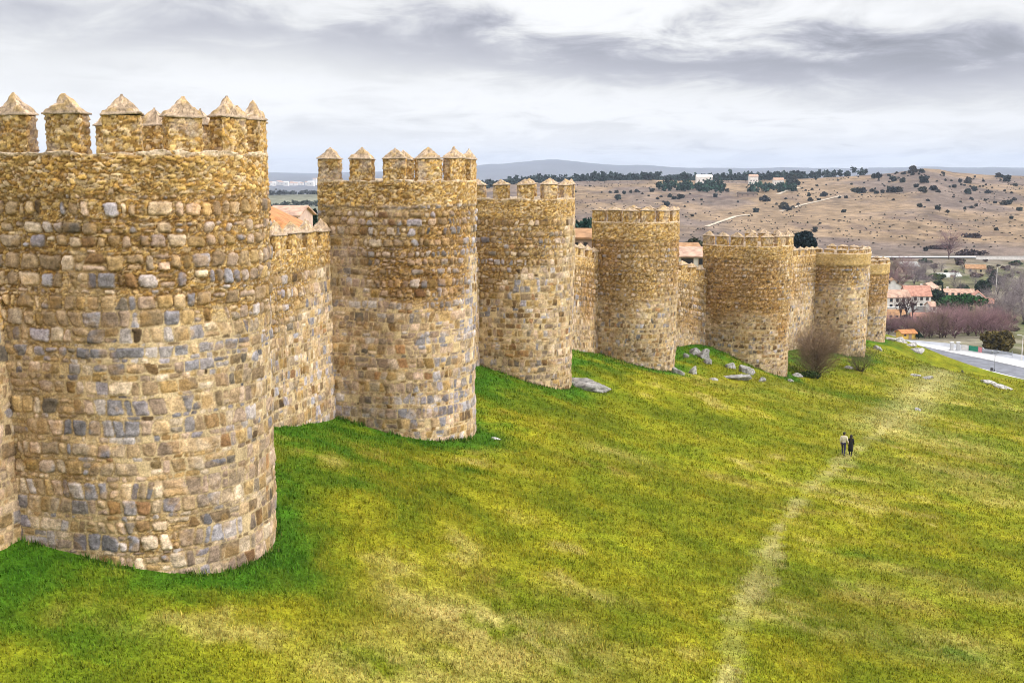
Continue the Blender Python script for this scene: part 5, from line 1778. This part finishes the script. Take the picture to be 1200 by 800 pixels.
def person(loc, heading, H, female, label):
    """walking away; local +Y is forward"""
    s = H / 1.75
    root = empty('person', loc, heading)
    root.scale = (s, s, s)
    tag(root, label, 'person', None)
    st = 0.16
    hw = 0.10
    sh = 0.19 if not female else 0.165
    # joints
    V = [(0, 0, 0.95), (0, 0.01, 1.18), (0, 0.01, 1.40), (0, 0.02, 1.50), (0, 0.035, 1.585), (0, 0.045, 1.68),    # 0-5 pelvis..head
         (-hw, 0, 0.90), (-hw - 0.01, st, 0.50), (-hw - 0.01, st * 0.9, 0.09), (-hw - 0.01, st + 0.14, 0.035),       # 6-9 left leg forward
         (hw, 0, 0.90), (hw + 0.01, -st * 0.35, 0.50), (hw + 0.01, -st * 1.35, 0.11), (hw + 0.01, -st * 0.95, 0.03),  # 10-13 right leg back
         (-sh, 0.0, 1.41), (-sh - 0.05, -0.07, 1.13), (-sh - 0.045, 0.02, 0.88), (-sh - 0.04, 0.05, 0.80),            # 14-17 left arm
         (sh, 0.0, 1.41), (sh + 0.055, 0.02, 1.14), (sh + 0.05, 0.14, 0.93), (sh + 0.04, 0.18, 0.86)]                # 18-21 right arm
    if not female:   # his right arm bends towards her
        V[19] = (sh + 0.07, -0.05, 1.14); V[20] = (sh + 0.13, 0.10, 0.97); V[21] = (sh + 0.15, 0.15, 0.92)
    E = [(0, 1), (1, 2), (2, 3), (3, 4), (4, 5), (0, 6), (6, 7), (7, 8), (8, 9), (0, 10), (10, 11), (11, 12), (12, 13), (2, 14), (14, 15), (15, 16), (16, 17), (2, 18), (18, 19), (19, 20), (20, 21)]
    R = [(0.13, 0.10), (0.12, 0.09), (0.13, 0.095), 0.052, 0.085, 0.085, 0.085, 0.058, 0.042, 0.035, 0.085, 0.058, 0.042, 0.035, 0.055, 0.042, 0.030, 0.034, 0.055, 0.042, 0.030, 0.034]
    # five fingers per hand
    for hand, sx_ in ((17, -1), (21, 1)):
        hx_, hy_, hz_ = V[hand]
        for f, (dx_, dy_, l) in enumerate(((0.0, 0.028, 0.075), (0.0, 0.010, 0.085), (0.0, -0.008, 0.08), (0.0, -0.026, 0.062), (-sx_ * 0.03, 0.035, 0.045))):
            i0 = len(V)
            V.append((hx_ + dx_ * 0.6, hy_ + dy_, hz_ - 0.035)); V.append((hx_ + dx_, hy_ + dy_ * 1.1 + 0.008, hz_ - 0.035 - l * 0.55)); V.append((hx_ + dx_ - sx_ * 0.012, hy_ + dy_ + 0.014, hz_ - 0.035 - l))
            E += [(hand, i0), (i0, i0 + 1), (i0 + 1, i0 + 2)]
            R += [0.011, 0.0095, 0.008]
    skin_obj('body', V, E, R, M_SKIN, root)
    # face details on the head
    fb_ = MB()
    fb_.tube((0, 0.125, 1.63), (0, 0.155, 1.60), 0.010, 0.018, 6)
    fb_.build('nose', M_SKIN, root)
    for sg in (-1, 1):
        eb = MB(); eb.box((sg * 0.035, 0.122, 1.645), (0.026, 0.016, 0.012)); eb.build('eye', M_HAIR, root)
        eb = MB(); eb.box((sg * 0.092, 0.04, 1.63), (0.018, 0.045, 0.065)); eb.build('ear', M_SKIN, root)
    mo = MB(); mo.box((0, 0.122, 1.565), (0.05, 0.012, 0.012)); mo.build('mouth', M_PINKP, root)
    for sg, i in ((-1, 8), (1, 12)):
        x, y, z = V[i]; fx, fy, fz = V[i + 1]
        sb = loft([(x, y - 0.02, max(0.0, z - 0.10), 0.052, 0.08), (x, (y + fy) / 2, max(0.035, z - 0.06), 0.054, 0.13), (x, y, z + 0.03, 0.05, 0.058)], 12)
        sb.build('shoe', M_SHOE, root, smooth=True)
    if not female:
        jv = [V[i] for i in (0, 1, 2, 3, 14, 15, 16, 18, 19, 20)]
        je = [(0, 1), (1, 2), (2, 3), (2, 4), (4, 5), (5, 6), (2, 7), (7, 8), (8, 9)]
        jr = [(0.175, 0.135), (0.175, 0.135), (0.18, 0.13), 0.07, 0.088, 0.072, 0.056, 0.088, 0.072, 0.056]
        jv[0] = (0, 0, 0.86)
        skin_obj('jacket', jv, je, jr, M_BEIGE, root)
        tv = [V[i] for i in (0, 6, 7, 8, 10, 11, 12)]
        tv[3] = (tv[3][0], tv[3][1], 0.10); tv[6] = (tv[6][0], tv[6][1], 0.12)
        skin_obj('trousers', tv, [(0, 1), (1, 2), (2, 3), (0, 4), (4, 5), (5, 6)], [(0.14, 0.11), 0.105, 0.078, 0.066, 0.105, 0.078, 0.066], M_JEANS, root)
        loft([(0, 0.02, 1.56, 0.082, 0.085), (0, 0.02, 1.62, 0.103, 0.11), (0, 0.03, 1.70, 0.104, 0.115), (0, 0.04, 1.755, 0.08, 0.09), (0, 0.045, 1.78, 0.03, 0.035)]).build('hair', M_HAIR, root, smooth=True)
    else:
        jv = [V[i] for i in (1, 2, 3, 14, 15, 16, 18, 19, 20)]
        skin_obj('coat', jv, [(0, 1), (1, 2), (1, 3), (3, 4), (4, 5), (1, 6), (6, 7), (7, 8)], [(0.16, 0.12), (0.155, 0.12), 0.06, 0.078, 0.066, 0.052, 0.078, 0.066, 0.052], M_BLACK, root)
        loft([(0, 0, 0.40, 0.20, 0.19), (0, 0, 0.62, 0.205, 0.18), (0, 0, 0.90, 0.19, 0.15), (0, 0, 1.12, 0.155, 0.125), (0, 0.005, 1.30, 0.165, 0.125), (0, 0.01, 1.40, 0.15, 0.10)]).build('coat_skirt', M_BLACK, root, smooth=True)
        loft([(0, -0.06, 1.18, 0.11, 0.05), (0, -0.065, 1.30, 0.125, 0.06), (0, -0.03, 1.48, 0.115, 0.085), (0, 0.01, 1.58, 0.11, 0.105), (0, 0.03, 1.70, 0.108, 0.118), (0, 0.04, 1.76, 0.08, 0.09), (0, 0.045, 1.79, 0.03, 0.035)]).build('hair', M_HAIR, root, smooth=True)
        bv = [V[i] for i in (7, 8, 11, 12)]
        skin_obj('boots', bv, [(0, 1), (2, 3), (0, 2)], [0.062, 0.055, 0.062, 0.055], M_BLACK, root)
    return root


pm = hit(988.2, 533.0); pw = hit(996.5, 534.0)
hd = math.atan2(-(hit(1030, 508)[0] - pm[0]), hit(1030, 508)[1] - pm[1])
person(pm, hd, 1.80, False, 'man in beige jacket and dark jeans walking away on the grass')
person(pw, hd, 1.66, True, 'woman with long dark hair and long black coat walking beside the man')

# ================================================================== grass
rng = np.random.default_rng(77)
NT_ = 150000
th = np.radians(rng.uniform(-33, 33, NT_))
rr_ = np.exp(rng.uniform(math.log(27), math.log(185), NT_))
bx, by = np.sin(th) * rr_, np.cos(th) * rr_
keep = (tower_dist(bx, by) > 0.12) & (wall_side(bx, by) > 0.15) & (by < np.interp(bx, crest_X, crest_Y) + 6)
keep &= ~((path_dist(bx, by) < 0.4) & (rng.random(NT_) < 0.6))
bx, by, rr_ = bx[keep], by[keep], rr_[keep]
n = len(bx)
bz = ground_h(bx, by) + (fbm(bx / 1.6, by / 1.6, 5, 4, 0.6) - 0.5) * 0.22 * np.clip(tower_dist(bx, by) / 2.0 + 0.3, 0.3, 1) + (fbm(bx / 5.0, by / 5.0, 6, 3) - 0.5) * 0.30 * np.clip(tower_dist(bx, by) / 2.0 + 0.3, 0.3, 1)
gc = ground_color(bx, by)
tuft = 0.6 + 0.9 * fbm(bx / 0.9, by / 0.9, 88, 3)
Vs, Cs = [], []
for k in range(4):
    a = rng.uniform(0, 2 * math.pi, n)
    hgt = rng.uniform(0.05, 0.13, n) * tuft * (0.75 + rr_ / 110)
    wd = rng.uniform(0.012, 0.026, n) * (0.7 + rr_ / 70)
    lean = rng.uniform(0.1, 0.9, n) * hgt
    ox, oy = rng.normal(0, 0.10, n) * (0.6 + rr_ / 80), rng.normal(0, 0.10, n) * (0.6 + rr_ / 80)
    ca, sa = np.cos(a), np.sin(a)
    P0 = np.c_[bx + ox - sa * wd, by + oy + ca * wd, bz - 0.03]; P1 = np.c_[bx + ox + sa * wd, by + oy - ca * wd, bz - 0.03]
    P2 = np.c_[bx + ox + ca * lean, by + oy + sa * lean, bz + hgt]
    Vs.append(np.stack([P0, P1, P2], 1))
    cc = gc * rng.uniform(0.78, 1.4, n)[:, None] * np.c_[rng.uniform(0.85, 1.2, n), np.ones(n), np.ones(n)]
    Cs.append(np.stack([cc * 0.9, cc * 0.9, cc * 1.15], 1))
wv, wc = [], []
for ti, t in enumerate(TW[:6]):          # longer weeds growing against the stone
    pts, nrm, U = tower_path(t, 0.0, 0.05)
    m_ = int(U[-1] * (70 if ti < 2 else 45))
    u = rng.uniform(0, U[-1], m_); dd = np.abs(rng.normal(0, 0.16, m_)) - 0.03
    x = np.interp(u, U, pts[:, 0]); y = np.interp(u, U, pts[:, 1])
    nx_ = np.interp(u, U, nrm[:, 0]); ny_ = np.interp(u, U, nrm[:, 1])
    x, y = x + nx_ * dd, y + ny_ * dd
    ok = fbm(u * 0.6, u * 0, 400 + ti, 3) > 0.38
    x, y = x[ok], y[ok]; k = len(x)
    z = ground_h(x, y) - 0.05
    hh = rng.uniform(0.10, 0.34, k) * (0.8 + 0.4 * rng.random()); ww = rng.uniform(0.012, 0.03, k) * (1 + t['C'][1] / 90)
    a = rng.uniform(0, 6.28, k); ca, sa = np.cos(a), np.sin(a); le = hh * rng.uniform(0.1, 0.6, k)
    wv.append(np.stack([np.c_[x - sa * ww, y + ca * ww, z], np.c_[x + sa * ww, y - ca * ww, z], np.c_[x + ca * le, y + sa * le, z + hh]], 1))
    cw = np.array([[0.045, 0.11, 0.012], [0.09, 0.15, 0.015], [0.25, 0.22, 0.06]])[rng.choice(3, k, p=[0.55, 0.33, 0.12])] * rng.uniform(0.7, 1.4, k)[:, None]
    wc.append(np.stack([cw] * 3, 1))
Vs += wv; Cs += wc
Vg = np.concatenate(Vs).reshape(-1, 3); Cg = np.concatenate(Cs).reshape(-1, 3)
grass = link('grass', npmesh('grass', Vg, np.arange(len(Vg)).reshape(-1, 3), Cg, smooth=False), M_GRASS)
tag(grass, 'short yellow green grass covering the slope below the walls', 'grass', kind='stuff')

# ================================================================== haze over the plain
hm = bpy.data.materials.new('haze')
hm.use_nodes = True
T = NT(hm.node_tree)
T.n.clear()
ho = T.node('ShaderNodeOutputMaterial')
pv = T.node('ShaderNodeVolumePrincipled')
pv.inputs['Color'].default_value = (0.68, 0.79, 1.0, 1)
pv.inputs['Density'].default_value = 0.000085
pv.inputs['Anisotropy'].default_value = 0.0
T.l.new(pv.outputs[0], ho.inputs['Volume'])
b = MB(); b.box((0, 0, 35), (27000, 27000, 250))
hz = b.build('haze', hm)
tag(hz, 'pale blue haze over the distant plain', 'haze', kind='stuff')
